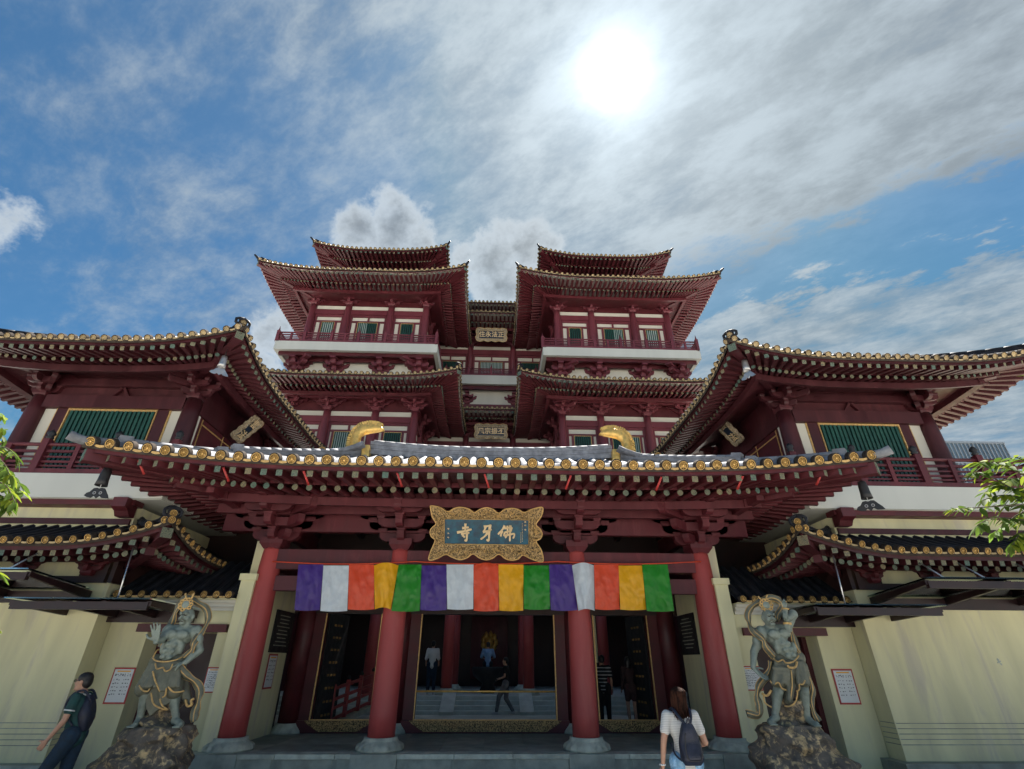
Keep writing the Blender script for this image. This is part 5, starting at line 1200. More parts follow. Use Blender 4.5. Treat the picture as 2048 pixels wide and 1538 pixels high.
def scalloped_frame(t, M, outer, inner, board, relief=.04, seed=0.0, m='carved_gold'):
    """carved frame between an outer outline and an inner rectangle, plus the board; local x right, y up, z towards the viewer"""
    x0, x1, y0, y1 = inner; cx, cy = (x0 + x1) / 2, (y0 + y1) / 2; N = 220; rows = 9
    P = spline([(*p, 0) for p in outer] + [(*outer[0], 0)], 6)
    cum = [0]
    for a, b_ in zip(P, P[1:]): cum.append(cum[-1] + (b_ - a).length)
    def out_pt(f):
        s = f * cum[-1]; lo = 0
        while lo < len(cum) - 2 and cum[lo + 1] < s: lo += 1
        return P[lo].lerp(P[lo + 1], (s - cum[lo]) / max(1e-9, cum[lo + 1] - cum[lo]))
    def in_pt(p):
        d = Vector((p.x - cx, p.y - cy)); k = min((x1 - cx) / max(1e-6, abs(d.x)), (y1 - cy) / max(1e-6, abs(d.y))); return Vector((cx + d.x * min(k, 1), cy + d.y * min(k, 1), 0))
    vs = []
    for i in range(N):
        o = out_pt(i / N); q = in_pt(o)
        for j in range(rows + 1):
            f = j / rows; p = q.lerp(o, f); w = math.sin(math.pi * min(1, f * 1.02)) ; h = .05 + relief * (.9 * w + 1.3 * noise.noise(Vector((p.x * 9, p.y * 9, seed))) * w + .9 * noise.noise(Vector((p.x * 21, p.y * 21, seed + 4))) * w)
            if j >= rows - 1: h = .05 + relief * .6
            vs.append(M @ Vector((p.x, p.y, h)))
    fs = [(i * (rows + 1) + j, ((i + 1) % N) * (rows + 1) + j, ((i + 1) % N) * (rows + 1) + j + 1, i * (rows + 1) + j + 1) for i in range(N) for j in range(rows)]
    b = MB(); b.add(vs, fs, m, True)
    b.add([M @ Vector((out_pt(i / N).x, out_pt(i / N).y, z)) for z in (.05 + relief * .6, -.04) for i in range(N)], [(i, N + i, N + (i + 1) % N, (i + 1) % N) for i in range(N)] + [tuple(range(2 * N - 1, N - 1, -1))], m)
    fr = b.build('carved_frame', t)
    b = MB(); b.tube([M @ Vector((*out_pt(i / N).xy, .05 + relief * .7)) for i in range(N)] + [M @ Vector((*out_pt(0).xy, .05 + relief * .7))], (x1 - x0) * .008, 'gold_trim', 5); b.build('frame_rim', fr)
    b = MB(); rn = random.Random(int(seed * 10) + 3); S_ = min(y1 - y0, x1 - x0)   # carved scrolls in high relief
    for k in range(150):
        f = rn.uniform(.34, .74); i = rn.randrange(N); o = out_pt(i / N); p = in_pt(o).lerp(o, f); r0 = S_ * rn.uniform(.03, .07) * (1 if S_ > .5 else .8); a0 = rn.uniform(0, 6.28); sg_ = rn.choice((-1, 1)); tn = rn.uniform(3.5, 6.5)
        b.tube([M @ Vector((p.x + r0 * (1 - q / 9) * math.cos(a0 + sg_ * tn * q / 9), p.y + r0 * (1 - q / 9) * math.sin(a0 + sg_ * tn * q / 9), .055 + relief * (.9 + .5 * q / 9))) for q in range(9)], [S_ * .012 * (1.2 - .5 * q / 8) for q in range(9)], 'gold_trim' if m == 'carved_gold' else 'tile_end_far', 5)
    b.build('carved_scrolls', fr, kind='stuff')
    b = MB(); b.add([M @ Vector(p) for p in ((x0 - .005, y0 - .005, .03), (x1 + .005, y0 - .005, .03), (x1 + .005, y1 + .005, .03), (x0 - .005, y1 + .005, .03))], [(0, 1, 2, 3)], board); b.build('board', t)
    b = MB()
    for a, c in (((x0, y0), (x1, y0)), ((x1, y0), (x1, y1)), ((x1, y1), (x0, y1)), ((x0, y1), (x0, y0))): b.tube([M @ Vector((*a, .045)), M @ Vector((*c, .045))], (x1 - x0) * .006, 'gold_trim', 5)
    b.build('board_edge', t)
def main_board():
    top, bot = at(973, 1013, 10.75), at(973, 1118, 11.25)
    t = thing('name_board', 'large teal name board in carved gold frame above the porch banner', 'sign', (bot.x, 11.2, bot.z), 'gold framed name boards')
    up = (top - bot); H = up.length; up.normalize(); x = Vector((1, 0, 0)); n_ = x.cross(up); k = H / 790
    cxp, cyp = 1013, 578; M = frame_m((top + bot) / 2, x, up, n_)
    L = lambda px, py: ((px - cxp) * k, (cyp - py) * k)
    oc = [(165, 170), (300, 190), (430, 258), (520, 208), (620, 188), (740, 210), (830, 265), (920, 212), (1015, 188), (1110, 212), (1200, 270), (1290, 212), (1400, 192), (1500, 212), (1590, 255), (1700, 205), (1865, 172),
          (1850, 300), (1765, 430), (1830, 500), (1858, 575), (1830, 645), (1765, 685), (1830, 790), (1866, 890), (1868, 985), (1780, 975), (1680, 940), (1560, 890), (1500, 945), (1400, 968), (1300, 945), (1200, 880), (1110, 940), (1015, 968), (910, 940), (810, 880), (720, 940), (610, 968), (490, 930), (400, 893), (280, 950), (152, 982),
          (165, 880), (240, 690), (190, 640), (162, 570), (190, 500), (252, 440), (190, 320)]
    a, c = L(372, 748), L(1660, 370)
    scalloped_frame(t, M, [L(*p) for p in oc], (a[0], c[0], a[1], c[1]), 'teal', .05)
    W = lambda *st: (st[0] * k,) + tuple(L(*p) for p in st[1:])
    si = [W(15, (645, 505), (690, 500), (745, 492)), W(14, (695, 437), (692, 500), (690, 545)), W(15, (568, 572), (660, 553), (790, 520)), W(13, (628, 592), (690, 582), (755, 573)), W(15, (718, 553), (716, 620), (712, 690), (682, 680)), W(14, (650, 608), (668, 625), (685, 645))]
    ya = [W(14, (972, 478), (1025, 470), (1088, 455)), W(13, (1002, 480), (985, 525), (962, 560)), W(14, (960, 562), (1020, 545), (1092, 518)), W(16, (1068, 468), (1055, 560), (1048, 682), (1015, 668)), W(14, (1035, 562), (990, 620), (925, 668))]
    fo = [W(14, (1290, 458), (1255, 520), (1188, 592)), W(14, (1255, 535), (1240, 580), (1228, 622)), W(12, (1285, 502), (1340, 492), (1400, 482)), W(12, (1398, 485), (1392, 515), (1385, 545)), W(12, (1290, 560), (1340, 550), (1390, 540)), W(12, (1290, 560), (1280, 590), (1275, 612)), W(12, (1275, 610), (1360, 595), (1435, 580), (1430, 625), (1415, 650)), W(12, (1330, 462), (1335, 540), (1325, 600), (1298, 645)), W(14, (1375, 455), (1372, 560), (1368, 692))]
    to3 = lambda x_, y_, d: M @ Vector((x_, y_, .034 + d))
    strokes(t, [si, ya, fo], to3, .03)
    sm = []
    for (cx_, ys, sz) in ((1605, (405, 455, 520), 13), (1560, range(430, 700, 22), 6), (1535, range(570, 720, 20), 6), (435, (520, 590, 650), 13)):
        for y_ in ys:                   # small carved columns of writing, too worn to read
            st = [W(2.2 * sz / 10, (cx_ - sz, y_ + random.uniform(-sz, sz) * .6), (cx_, y_ + random.uniform(-3, 3)), (cx_ + sz, y_ + random.uniform(-sz, sz) * .6)) for _ in range(3)] + [W(2.2 * sz / 10, (cx_ + random.uniform(-sz, sz) * .5, y_ - sz), (cx_, y_), (cx_ + random.uniform(-sz, sz) * .6, y_ + sz)) for _ in range(2)]
            sm.append(st)
    strokes(t, sm, to3, .006, name='small_character')
main_board()
def text_mesh(s, size, depth):
    cu = bpy.data.curves.new('t', 'FONT'); cu.body = s; cu.size = size; cu.extrude = depth; cu.align_x = 'CENTER'; cu.align_y = 'CENTER'; cu.offset = size * .014; cu.resolution_u = 3
    o = bpy.data.objects.new('t', cu); TS.collection.objects.link(o); dg = ts_graph()
    me = bpy.data.meshes.new_from_object(o.evaluated_get(dg)); bpy.data.objects.remove(o); return me
def small_board(c, up, n_, w, h, text, label, board='navy', vertical=False, seed=1.0):
    t = thing('name_board', label, 'sign', c, 'gold framed name boards'); up = Vector(up).normalized(); n_ = Vector(n_).normalized(); x = up.cross(n_).normalized(); n_ = x.cross(up)
    M = frame_m(c, x, up, n_); o = []
    nx, ny = (4, 2) if w > h else (2, 4)
    def edge(a, b_, k, nr):
        for i in range(k):
            f0 = i / k
            for f, bu in ((0, 0), (.25, .6), (.5, 1), (.75, .6)):
                p = Vector(a).lerp(Vector(b_), f0 + f / k); o.append((p.x + nr[0] * bu * .05 * min(w, h) * 1.6, p.y + nr[1] * bu * .05 * min(w, h) * 1.6))
    a = [(-w / 2, -h / 2), (w / 2, -h / 2), (w / 2, h / 2), (-w / 2, h / 2)]
    edge(a[0], a[1], nx, (0, -1)); edge(a[1], a[2], ny, (1, 0)); edge(a[2], a[3], nx, (0, 1)); edge(a[3], a[0], ny, (-1, 0))
    iw, ih = (w * .84, h * .64) if w > h else (w * .64, h * .82)
    scalloped_frame(t, M, o, (-iw / 2, iw / 2, -ih / 2, ih / 2), board, .03, seed, 'carved_pale')
    for i, chx in enumerate(text):
        n = len(text)
        if vertical: p = (0, lerp(ih * .36, -ih * .36, i / max(1, n - 1)) * .9); s = min(iw * .9, ih / n)
        else: p = (lerp(-iw * .38, iw * .38, i / (n - 1)), 0); s = min(ih * .95, iw / n)
        me = text_mesh(chx, s, .012); me.materials.append(MATS['letter_gold'])
        link('character', me, t, M @ Matrix.Translation((p[0], p[1], .055)))
up_ = Vector((0, -.28, 1))
c1 = at(983, 670, 27.6); small_board(c1, up_, (0, -1, -.28), 2.0, .86, '住永法正', 'small dark blue gold framed board under the topmost middle eave', seed=2.0)
c2 = at(982, 863, 27.6); small_board(c2, up_, (0, -1, -.28), 1.9, .82, '風宗振丕', 'small dark blue gold framed board low between the towers', seed=5.0)
def at_x(px, py, X_): d = at(px, py, 10.0) - CAM_LOC; return CAM_LOC + d * ((X_ - CAM_LOC.x) / d.x)
for sg, qb, qt, txt in ((-1, (470, 877), (519, 840), '雲法'), (1, (1480, 884), (1437, 840), '雲法')):
    pb, pt_ = at_x(*qb, GX + sg * 7.75), at_x(*qt, GX + sg * 7.2); pt_.y = pb.y; upv_ = (pt_ - pb); ln = upv_.length
    small_board((pb + pt_) / 2, upv_, upv_.cross(Vector((0, sg, 0))) , .52, ln, txt, 'tilted upright gold framed board under the eave of the %s pavilion' % ('left' if sg < 0 else 'right'), vertical=True, seed=7.0 + sg)

# ------------------------------------------------------------------ banner of fifteen cloths
bn = thing('prayer_banner', 'long row of violet, white, red, yellow and green cloths across the porch', 'banner', (PX, 11.4, 2.8))
def edge_px(i): return (597 + 740 * i / 15, 588 + 762 * i / 15)
xt = [597, 647, 698, 748, 797, 843, 893, 947, 997, 1047, 1098, 1144, 1188, 1237, 1284, 1335]; xb = [588, 640, 695, 749, 782, 840, 894, 947, 998, 1047, 1101, 1156, 1190, 1240, 1293, 1349]
for i in range(15):
    m_ = ('cloth_violet', 'cloth_white', 'cloth_red', 'cloth_yellow', 'cloth_green')[i % 5]; b = MB(); ph = random.uniform(0, 6)
    big = i in (3, 11)
    def fn(u, v):
        px_ = lerp(lerp(xt[i], xt[i + 1], u), lerp(xb[i] + .6, xb[i + 1] - .6, u), v)
        sag = 3.5 * math.sin(math.pi * u); peak = -6 * math.sin(math.pi * u) if i in (3, 7, 11) else 0
        py_ = lerp(1129 + peak + (2 if i % 2 else 0), 1220 + (-4 if big else 1.5) * math.sin(math.pi * u) + 2 * math.sin(i * 1.9), v)
        wv = .035 * v * math.sin(u * 5 + ph) + .02 * math.sin(u * 9 + v * 4 + ph * 2) * v + .006 * math.sin(u * 17 - v * 9 + ph) + .03 * noise.noise(Vector((u * 3 + i * 7, v * 4, ph))) + .022 * abs(noise.noise(Vector((u * 4 + v * 3 + i * 5, v * 5 - u * 3, ph + 3)))) + .012 * abs(noise.noise(Vector((u * 9 - v * 5 + i * 3, v * 9 + u * 4, ph)))) + (-.16 if big else 0) * math.sin(math.pi * u) - .05 * math.sin(math.pi * v)
        return at(px_, py_, 11.42 + wv)
    b.grid(fn, 28, 40, m_); b.build('cloth', bn, label='%s banner cloth' % m_[6:])
b = MB(); n = 60
pts = []
for j in range(n + 1):
    px_ = lerp(545, 1402, j / n); py_ = 1121 + 5 * math.sin(math.pi * ((j / n * 3) % 1)); pts.append(at(px_, py_ + 2, 11.44 - (.0 if 1 < j < n - 1 else -.1)))
b.tube(pts, .012, 'cloth_red', 5); b.build('rope', bn)

# ------------------------------------------------------------------ wind bells
def bell(c, top, label, m='black_iron', s=1.0, face=(0, -1, 0), grp='wind bells on the eave corners'):
    c = Vector(c); t = thing('wind_bell', label, 'bell', c, grp)
    b = MB(); b.tube([Vector(top), c + Vector((0, 0, .02))], .008, 'black_iron', 5); b.build('hook', t)
    b = MB(); b.lathe([(.02 * s, 0), (.07 * s, -.02 * s), (.085 * s, -.12 * s), (.092 * s, -.26 * s), (.105 * s, -.36 * s), (.095 * s, -.36 * s), (.08 * s, -.2 * s)], m, c, 14, caps=False)
    b.build('bell_body', t)
    b = MB(); b.tube([c + Vector((0, 0, -.1 * s)), c + Vector((0, 0, -.42 * s))], .007 * s, 'silver', 5); b.build('clapper_wire', t)
    f = Vector(face).normalized(); x = Vector((-f.y, f.x, 0)).normalized(); o = c + Vector((0, 0, -.50 * s))
    b = MB(); poly = [(-.23, -.05), (-.20, .0), (-.15, .02), (-.10, .09), (-.04, .10), (0, .08), (.04, .10), (.10, .09), (.15, .02), (.20, -.04), (.23, -.10), (.17, -.10), (.10, -.09), (.05, -.05), (0, -.10), (-.05, -.05), (-.10, -.09), (-.17, -.08)]
    b.prism([(px_ * s, pz * s) for px_, pz in poly], frame_m(o, x, -f, (0, 0, 1)), .02, m); w = b.build('wind_plate', t)
    for u in (-.055, .055):
        b = MB(); cc = o + x * u * s + f * .012; b.tube([cc + (x * math.cos(a) + Vector((0, 0, 1)) * math.sin(a)) * .024 * s for a in [k * math.pi / 5 for k in range(11)]], .007 * s, 'silver', 5); b.build('ring', w)
c = at(217, 935, 9.35); bell(c, c + Vector((.02, .02, .22)), 'black wind bell at the left corner of the porch eave')
c = at(1722, 962, 9.35); bell(c, c + Vector((.02, .02, .25)), 'black wind bell at the right corner of the porch eave', face=(-.6, -.8, 0))
c = at(450, 712, 10.5); bell(c, c + Vector((.0, .0, .2)), 'silver wind bell at the inner corner of the left pavilion roof', 'silver', .9, (.4, -.9, 0))
c = at(1488, 720, 10.5); bell(c, c + Vector((.0, .0, .2)), 'silver wind bell at the inner corner of the right pavilion roof', 'silver', .9, (-.9, -.4, 0))

# ------------------------------------------------------------------ posters
def poster(c, x, w, h, label, n_=(0, -1, 0), style=0):
    x = Vector(x); n_ = Vector(n_); M = frame_m(c, x, -n_, (0, 0, 1)); t = thing('notice_poster', label, 'poster', c, 'red bordered notices on the cream walls')
    b = MB(); b.obox(M, w, .012, h, 'red_print'); b.build('border', t)
    b = MB(); b.obox(M @ Matrix.Translation((0, -.006, 0)), w * .87, .008, h * .90, 'paper'); sh = b.build('sheet', t)
    b = MB(); b.obox(M @ Matrix.Translation((0, -.0105, h * .395)), w * .62, .003, h * .035, 'cloth_yellow'); b.build('heading', sh)
    rows = [.31, .27] + [.16, .06, -.04, -.14, -.24] if style == 0 else [.30, .2, .12, .05, -.02, -.09, -.16, -.23, -.3]
    for i, z in enumerate(rows):
        b = MB()
        for k in range(7 if style == 0 else 10):
            L_ = w * random.uniform(.03, .075); u = w * (-.33 + .66 * (k + random.uniform(-.2, .2)) / (6 if style == 0 else 9))
            if style == 0 and i > 1 and k == 3: continue
            b.obox(M @ Matrix.Translation((u, -.0108, z * h + random.uniform(-.006, .006))), L_, .002, h * random.uniform(.012, .03), 'ink')
        b.build('text_line', sh, kind='stuff')
poster((-7.13, 11.738, 1.47), (1, 0, 0), .42, .62, 'red bordered notice on cream wall between man and left statue')
poster((7.56, 11.738, 1.49), (1, 0, 0), .44, .63, 'red bordered notice on cream wall right of the right statue')
poster((-5.36, 11.738, 1.57), (1, 0, 0), .30, .44, 'red edged notice between left statue and red column', style=1)
poster((5.62, 11.738, 1.63), (1, 0, 0), .38, .44, 'red edged notice half hidden behind the right statue', style=1)
poster((-4.90 + .008, 13.42, 1.70), (0, 1, 0), .50, .70, 'red bordered notice under the tablet on left porch wall', (1, 0, 0))

# ------------------------------------------------------------------ glass canopies
def canopy(sg, x0, x1, yb, yf, zb, zf, label, rods):
    X = lambda x: GX + sg * x
    t = thing('glass_canopy', label, 'canopy', (X((x0 + x1) / 2), yb, zb), 'glass canopies on the cream walls')
    n = 3
    for i in range(n + 1):
        x = lerp(x0, x1, i / n); b = MB(); b.add([Vector((X(x) + s, y, z)) for s in (-.04, .04) for y, z in ((yb, zb - .02), (yf + .12, zf - .02), (yf + .12, zf - .10), (yb, zb - .17))], [(0, 1, 2, 3), (7, 6, 5, 4), (0, 4, 5, 1), (1, 5, 6, 2), (2, 6, 7, 3), (3, 7, 4, 0)], 'red_canopy'); b.build('arm', t)
    b = MB(); b.bar((X(x0), yf + .14, zf - .10), (X(x1), yf + .14, zf - .10), .08, .13, 'red_canopy'); b.build('front_beam', t)
    b = MB(); b.bar((X(x0), yb - .03, zb - .14), (X(x1), yb - .03, zb - .14), .06, .22, 'red_canopy'); b.build('wall_beam', t)
    for i in range(n):
        a, c = lerp(x0 - .08, x1 + .08, i / n) + .01, lerp(x0 - .08, x1 + .08, (i + 1) / n) - .01; b = MB()
        b.add([Vector((X(x), y, z + dz)) for dz in (0, .02) for x, y, z in ((a, yb, zb), (c, yb, zb), (c, yf, zf), (a, yf, zf))], [(0, 1, 2, 3), (7, 6, 5, 4), (0, 4, 5, 1), (1, 5, 6, 2), (2, 6, 7, 3), (3, 7, 4, 0)], 'glass'); b.build('glass_pane', t)
    for (xa, xb_, yt, zt) in rods:
        b = MB(); b.tube([(X(xa), yf + .15, zf + .02), (X(xb_), yt, zt)], .014, 'steel', 6); b.build('hanging_rod', t)
for sg, sd in ((-1, 'left'), (1, 'right')):
    canopy(sg, 6.15, 8.55, 11.65, 9.85, 2.84, 2.86, 'glass canopy with dark red beams over the %s side door' % sd, [(6.75, 6.9, 10.15, 3.8), ])
    canopy(sg, 8.2, 13.0, 11.25, 9.5, 3.16, 3.30, 'higher glass canopy on the cream wall at the far %s' % sd, [(8.6, 8.6, 10.2, 3.75), (9.4, 9.4, 10.2, 3.75), (10.6, 10.6, 10.2, 3.75)])
# ------------------------------------------------------------------ people
def person(label, loc, rot, H=1.7, J=None, shirt='shirt_black', sleeve=.5, trousers='jeans_dark', leg=1.0, hair='hair_black', hair_long=0.0, shoes='shoe_white', voxel=.02, bag=None, near=False, hands=True):
    s = H / 1.7
    j = dict(head=(0, .03, 1.585), neck=(0, 0, 1.45), chest=(0, 0, 1.28), waist=(0, .01, 1.05), pelvis=(0, 0, .93), shL=(-.175, 0, 1.40), shR=(.175, 0, 1.40), elL=(-.225, -.03, 1.12), elR=(.225, -.03, 1.12), wrL=(-.235, .07, .88), wrR=(.235, .07, .88),
             hipL=(-.09, 0, .90), hipR=(.09, 0, .90), knL=(-.10, .04, .49), knR=(.10, .04, .49), anL=(-.10, 0, .085), anR=(.10, 0, .085))
    j.update(J or {})
    T = Matrix.Translation(Vector(loc)) @ Matrix.Rotation(rot, 4, 'Z') @ Matrix.Diagonal((s, s, s, 1))
    g = {k: Vector(v) for k, v in j.items()}
    t = thing('person', label, 'person', loc)
    hd = g['head']; up = (hd - g['neck']).normalized()
    B = [('e', hd + Vector((0, 0, .01)), (.075, .093, .105)), ('e', hd + Vector((0, .03, -.06)), (.055, .06, .06)), ('e', hd + Vector((0, .10, -.015)), (.013, .02, .025)), ('e', hd + Vector((0, .085, .03)), (.05, .015, .012)), ('e', hd + Vector((0, .088, -.06)), (.026, .014, .012)), ('e', hd + Vector((0, .08, -.095)), (.025, .02, .018)),
         ('e', hd + Vector((-.077, -.01, 0)), (.012, .02, .03)), ('e', hd + Vector((.077, -.01, 0)), (.012, .02, .03)), ('c', g['neck'] - Vector((0, 0, .03)), .055, hd - Vector((0, .01, .06)), .05),
         ('c', g['shL'], .055, g['shR'], .055), ('e', g['chest'], (.155, .10, .16)), ('c', g['chest'], .11, g['waist'], .105), ('c', g['waist'], .105, g['pelvis'], .115), ('c', g['hipL'], .10, g['hipR'], .10)]
    for q in 'LR':
        B += [('c', g['sh' + q], .052, g['el' + q], .040), ('c', g['el' + q], .040, g['wr' + q], .027), ('c', g['hip' + q], .085, g['kn' + q], .055), ('c', g['kn' + q], .054, g['kn' + q].lerp(g['an' + q], .35), .056), ('c', g['kn' + q].lerp(g['an' + q], .35), .056, g['an' + q], .038), ('c', g['an' + q] + Vector((0, -.03, -.035)), .038, g['an' + q] + Vector((0, .13, -.05)), .03)]
        if hands: B += hand(g['wr' + q], g['wr' + q] - g['el' + q], Vector((.8 if q == 'L' else -.8, .3, 0)), .95, .55, .2, 1 if q == 'R' else -1)
    organic('body', t, B, 'skin', voxel if not near else .0125, 2, mtx=T)
    C = [('c', g['shL'] - Vector((0, 0, .01)), .068, g['shR'] - Vector((0, 0, .01)), .068), ('e', g['chest'], (.175, .12, .17)), ('c', g['chest'], .128, g['waist'], .128), ('c', g['waist'], .13, g['pelvis'] + Vector((0, 0, -.02)), .138), ('e', g['pelvis'] + Vector((0, 0, .02)), (.16, .13, .09)), ('c', g['neck'] - Vector((0, 0, .05)), .07, g['neck'] - Vector((0, 0, .035)), .066)]
    for q in 'LR':
        e = g['sh' + q].lerp(g['el' + q], min(1, sleeve * 1.0) if sleeve <= 1 else 1); C.append(('c', g['sh' + q], .07, e, .064 if sleeve <= 1 else .055))
        if sleeve > 1: C.append(('c', g['el' + q], .055, g['el' + q].lerp(g['wr' + q], .9), .042))
    organic('shirt', t, C, shirt, voxel, 2, mtx=T)
    D = [('c', g['hipL'] + Vector((0, 0, .03)), .125, g['hipR'] + Vector((0, 0, .03)), .125)]
    for q in 'LR':
        D.append(('c', g['hip' + q], .115, g['hip' + q].lerp(g['kn' + q], min(1, leg * 2)), .082))
        if leg > .5: D.append(('c', g['kn' + q], .078, g['kn' + q].lerp(g['an' + q], (leg - .5) * 1.9), .062))
    organic('trousers', t, D, trousers, voxel, 2, mtx=T)
    Hh = [('e', hd + Vector((0, -.012, .045)), (.088, .102, .085)), ('e', hd + Vector((0, -.055, .0)), (.084, .062, .09))]
    if hair_long: Hh += [('e', hd + Vector((0, -.05, -.05)), (.095, .065, .11)), ('c', hd + Vector((-.07, -.03, 0)), .04, hd + Vector((-.075, -.03, -hair_long)), .04), ('c', hd + Vector((.07, -.03, 0)), .04, hd + Vector((.075, -.03, -hair_long)), .04), ('c', hd + Vector((0, -.07, 0)), .055, hd + Vector((0, -.07, -hair_long)), .05), ('c', hd + Vector((-.04, -.07, 0)), .05, hd + Vector((-.045, -.065, -hair_long * 1.05)), .045), ('c', hd + Vector((.04, -.07, 0)), .05, hd + Vector((.045, -.065, -hair_long * 1.02)), .045)]
    organic('hair', t, Hh, hair, voxel if not near else .012, 1, mtx=T)
    for q in 'LR':
        a = g['an' + q]; organic('shoe', t, [('c', a + Vector((0, -.035, -.04)), .046, a + Vector((0, .14, -.052)), .038), ('e', a + Vector((0, 0, -.02)), (.045, .06, .05))], shoes, voxel, 1, mtx=T)
    return t, g, T
def tw(T, p): return T @ Vector(p)
# woman with a backpack, back to the viewer
wl = at(1362, 1420, 7.1)
t, g, T = person('woman with brown hair in striped tee, navy backpack and light jeans, back turned', (2.50, 7.1, 0), R(2), 1.63, dict(elL=(-.27, -.05, 1.14), wrL=(-.30, .0, .89), elR=(.26, -.03, 1.13), wrR=(.17, .20, 1.05), knL=(-.10, .12, .50), anL=(-.10, .12, .10), knR=(.10, -.02, .48), anR=(.11, -.18, .13), head=(.0, .02, 1.58)),
                 'tee_striped', .55, 'jeans_light', 1.0, 'hair_brown', .19, 'shoe_white', .013, near=True)
hr = MB(); rh = random.Random(4); hd_ = g['head']
for k in range(90):                     # loose strands over the hair
    a = rh.uniform(-2.9, -.25); L_ = rh.uniform(.15, .23); rr_ = rh.uniform(.92, 1.03)
    P_ = [hd_ + Vector((.02 * math.cos(a), -.015 + .02 * math.sin(a), .132))] + [hd_ + Vector((math.cos(a) * .094 * rr_, -.03 + math.sin(a) * .10 * rr_, z_)) for z_ in (.09, .02, -.06)] + [hd_ + Vector((math.cos(a + rh.uniform(-.1, .1)) * .11 * rr_, -.03 + math.sin(a) * .105 * rr_, -L_))]
    hr.tube([tw(T, p) for p in spline(P_, 4)], [.007] * 12 + [.006, .005, .004, .003, .002], 'hair_brown', 5)
hr.build('hair_strands', t, kind='stuff')
bg = MB()
def bag_fn(u, v):
    a = 2 * math.pi * u; z = lerp(.93, 1.34, v); w = .125 * (1 - .55 * max(0, (v - .45) / .55) ** 1.6) * (1 - .25 * max(0, (.12 - v) / .12)); d = .085 * (1 - .5 * max(0, (v - .4) / .6)) * min(1, .35 + v * 5 if v < .13 else 1)
    c, s_ = math.cos(a), math.sin(a); k = (abs(c) ** 4 + abs(s_) ** 4) ** -.25
    return T @ Vector((c * w * k, -.19 + s_ * d * k - .015 * math.sin(v * 9) * (s_ < 0) - .02 * (1 - v), z))
bg.grid(bag_fn, 24, 18, 'bag_navy'); bg.add([bag_fn(i / 24, 0) for i in range(24)], [tuple(range(24))], 'bag_navy'); bg.add([bag_fn(i / 24, 1) for i in range(24)], [tuple(range(24))[::-1]], 'bag_navy')
bo = tag(bg.build('backpack'), 'small dark navy backpack on the striped tee', 'backpack')
for sg in (-1, 1):
    b = MB(); b.tube([tw(T, p) for p in spline([(sg * .03, -.21, 1.33), (sg * .075, -.165, 1.40), (sg * .105, -.06, 1.475), (sg * .11, .04, 1.46), (sg * .12, .12, 1.35)], 5)], .017, 'bag_navy', 6); b.build('strap', bo)
    b = MB(); b.tube([tw(T, p) for p in spline([(sg * .11, -.17, .97), (sg * .16, -.10, 1.02), (sg * .165, .0, 1.12)], 5)], .010, 'bag_navy', 6); b.build('strap', bo)
b = MB(); b.tube([tw(T, p) for p in spline([(-.02, -.23, 1.33), (0, -.25, 1.40), (.02, -.23, 1.33)], 5)], .009, 'bag_navy', 6); b.build('handle', bo)
b = MB(); b.tube([tw(T, p) for p in spline([(-.07, -.285, 1.25), (-.095, -.30, 1.12), (-.08, -.305, 1.0), (0, -.31, .985), (.08, -.305, 1.0), (.095, -.30, 1.12), (.07, -.285, 1.25)], 5)], .006, 'black_iron', 5); b.build('pocket_seam', bo)
b = MB(); w_ = g['wrL']; b.tube([tw(T, w_ + Vector((.034 * math.cos(a), .034 * math.sin(a), .02))) for a in [k * math.pi / 6 for k in range(13)]], .007, 'paper', 5); b.build('bracelet', t)
# man walking out of the picture on the left
t, g, T = person('man in dark green shirt and jeans with black backpack, walking left', (-5.83, 9.0, 0), R(97), 1.74, dict(head=(0, .13, 1.58), neck=(0, .06, 1.44), chest=(0, .06, 1.27), waist=(0, .03, 1.05), shL=(-.165, .07, 1.385), shR=(.165, .09, 1.385), elL=(-.21, .09, 1.12), wrL=(-.19, .22, .90), elR=(.21, -.05, 1.12), wrR=(.2, .02, .88), knL=(-.09, .18, .52), anL=(-.09, .22, .10), knR=(.09, .0, .48), anR=(.09, -.25, .14)),
                 'shirt_green', .55, 'jeans_dark', 1.0, 'hair_black', 0, 'shirt_black', .014, near=True)
b = MB()
def bag2(u, v):
    a = 2 * math.pi * u; z = lerp(.98, 1.42, v); f = math.sin(math.pi * lerp(.16, .86, v)); c, s_ = math.cos(a), math.sin(a); k = (abs(c) ** 3 + abs(s_) ** 3) ** (-1 / 3)
    return T @ Vector((c * .13 * f * k, -.10 + .08 * v + s_ * .085 * f * k, z))
b.grid(bag2, 22, 14, 'bag_navy'); b.add([bag2(i / 22, 0) for i in range(22)], [tuple(range(22))], 'bag_navy'); b.add([bag2(i / 22, 1) for i in range(22)], [tuple(range(22))[::-1]], 'bag_navy')
bo = tag(b.build('backpack'), 'rounded black backpack on the back of the walking man', 'backpack')
for sg in (-1, 1): b = MB(); b.tube([tw(T, p) for p in spline([(sg * .08, -.08, 1.36), (sg * .10, .02, 1.47), (sg * .11, .14, 1.44), (sg * .12, .19, 1.32), (sg * .14, .13, 1.18), (sg * .13, .0, 1.05)], 5)], .016, 'bag_navy', 6); b.build('strap', bo)
b = MB()
for sg in (-1, 1):
    c = g['head'] + Vector((sg * .036, .098, .015)); b.tube([tw(T, c + Vector((.024 * math.cos(a), 0, .018 * math.sin(a)))) for a in [k * math.pi / 5 for k in range(11)]], .004, 'black_iron', 5); b.tube([tw(T, c + Vector((sg * .024, 0, 0))), tw(T, g['head'] + Vector((sg * .08, -.01, .02)))], .004, 'black_iron', 5)
b.build('glasses', t)
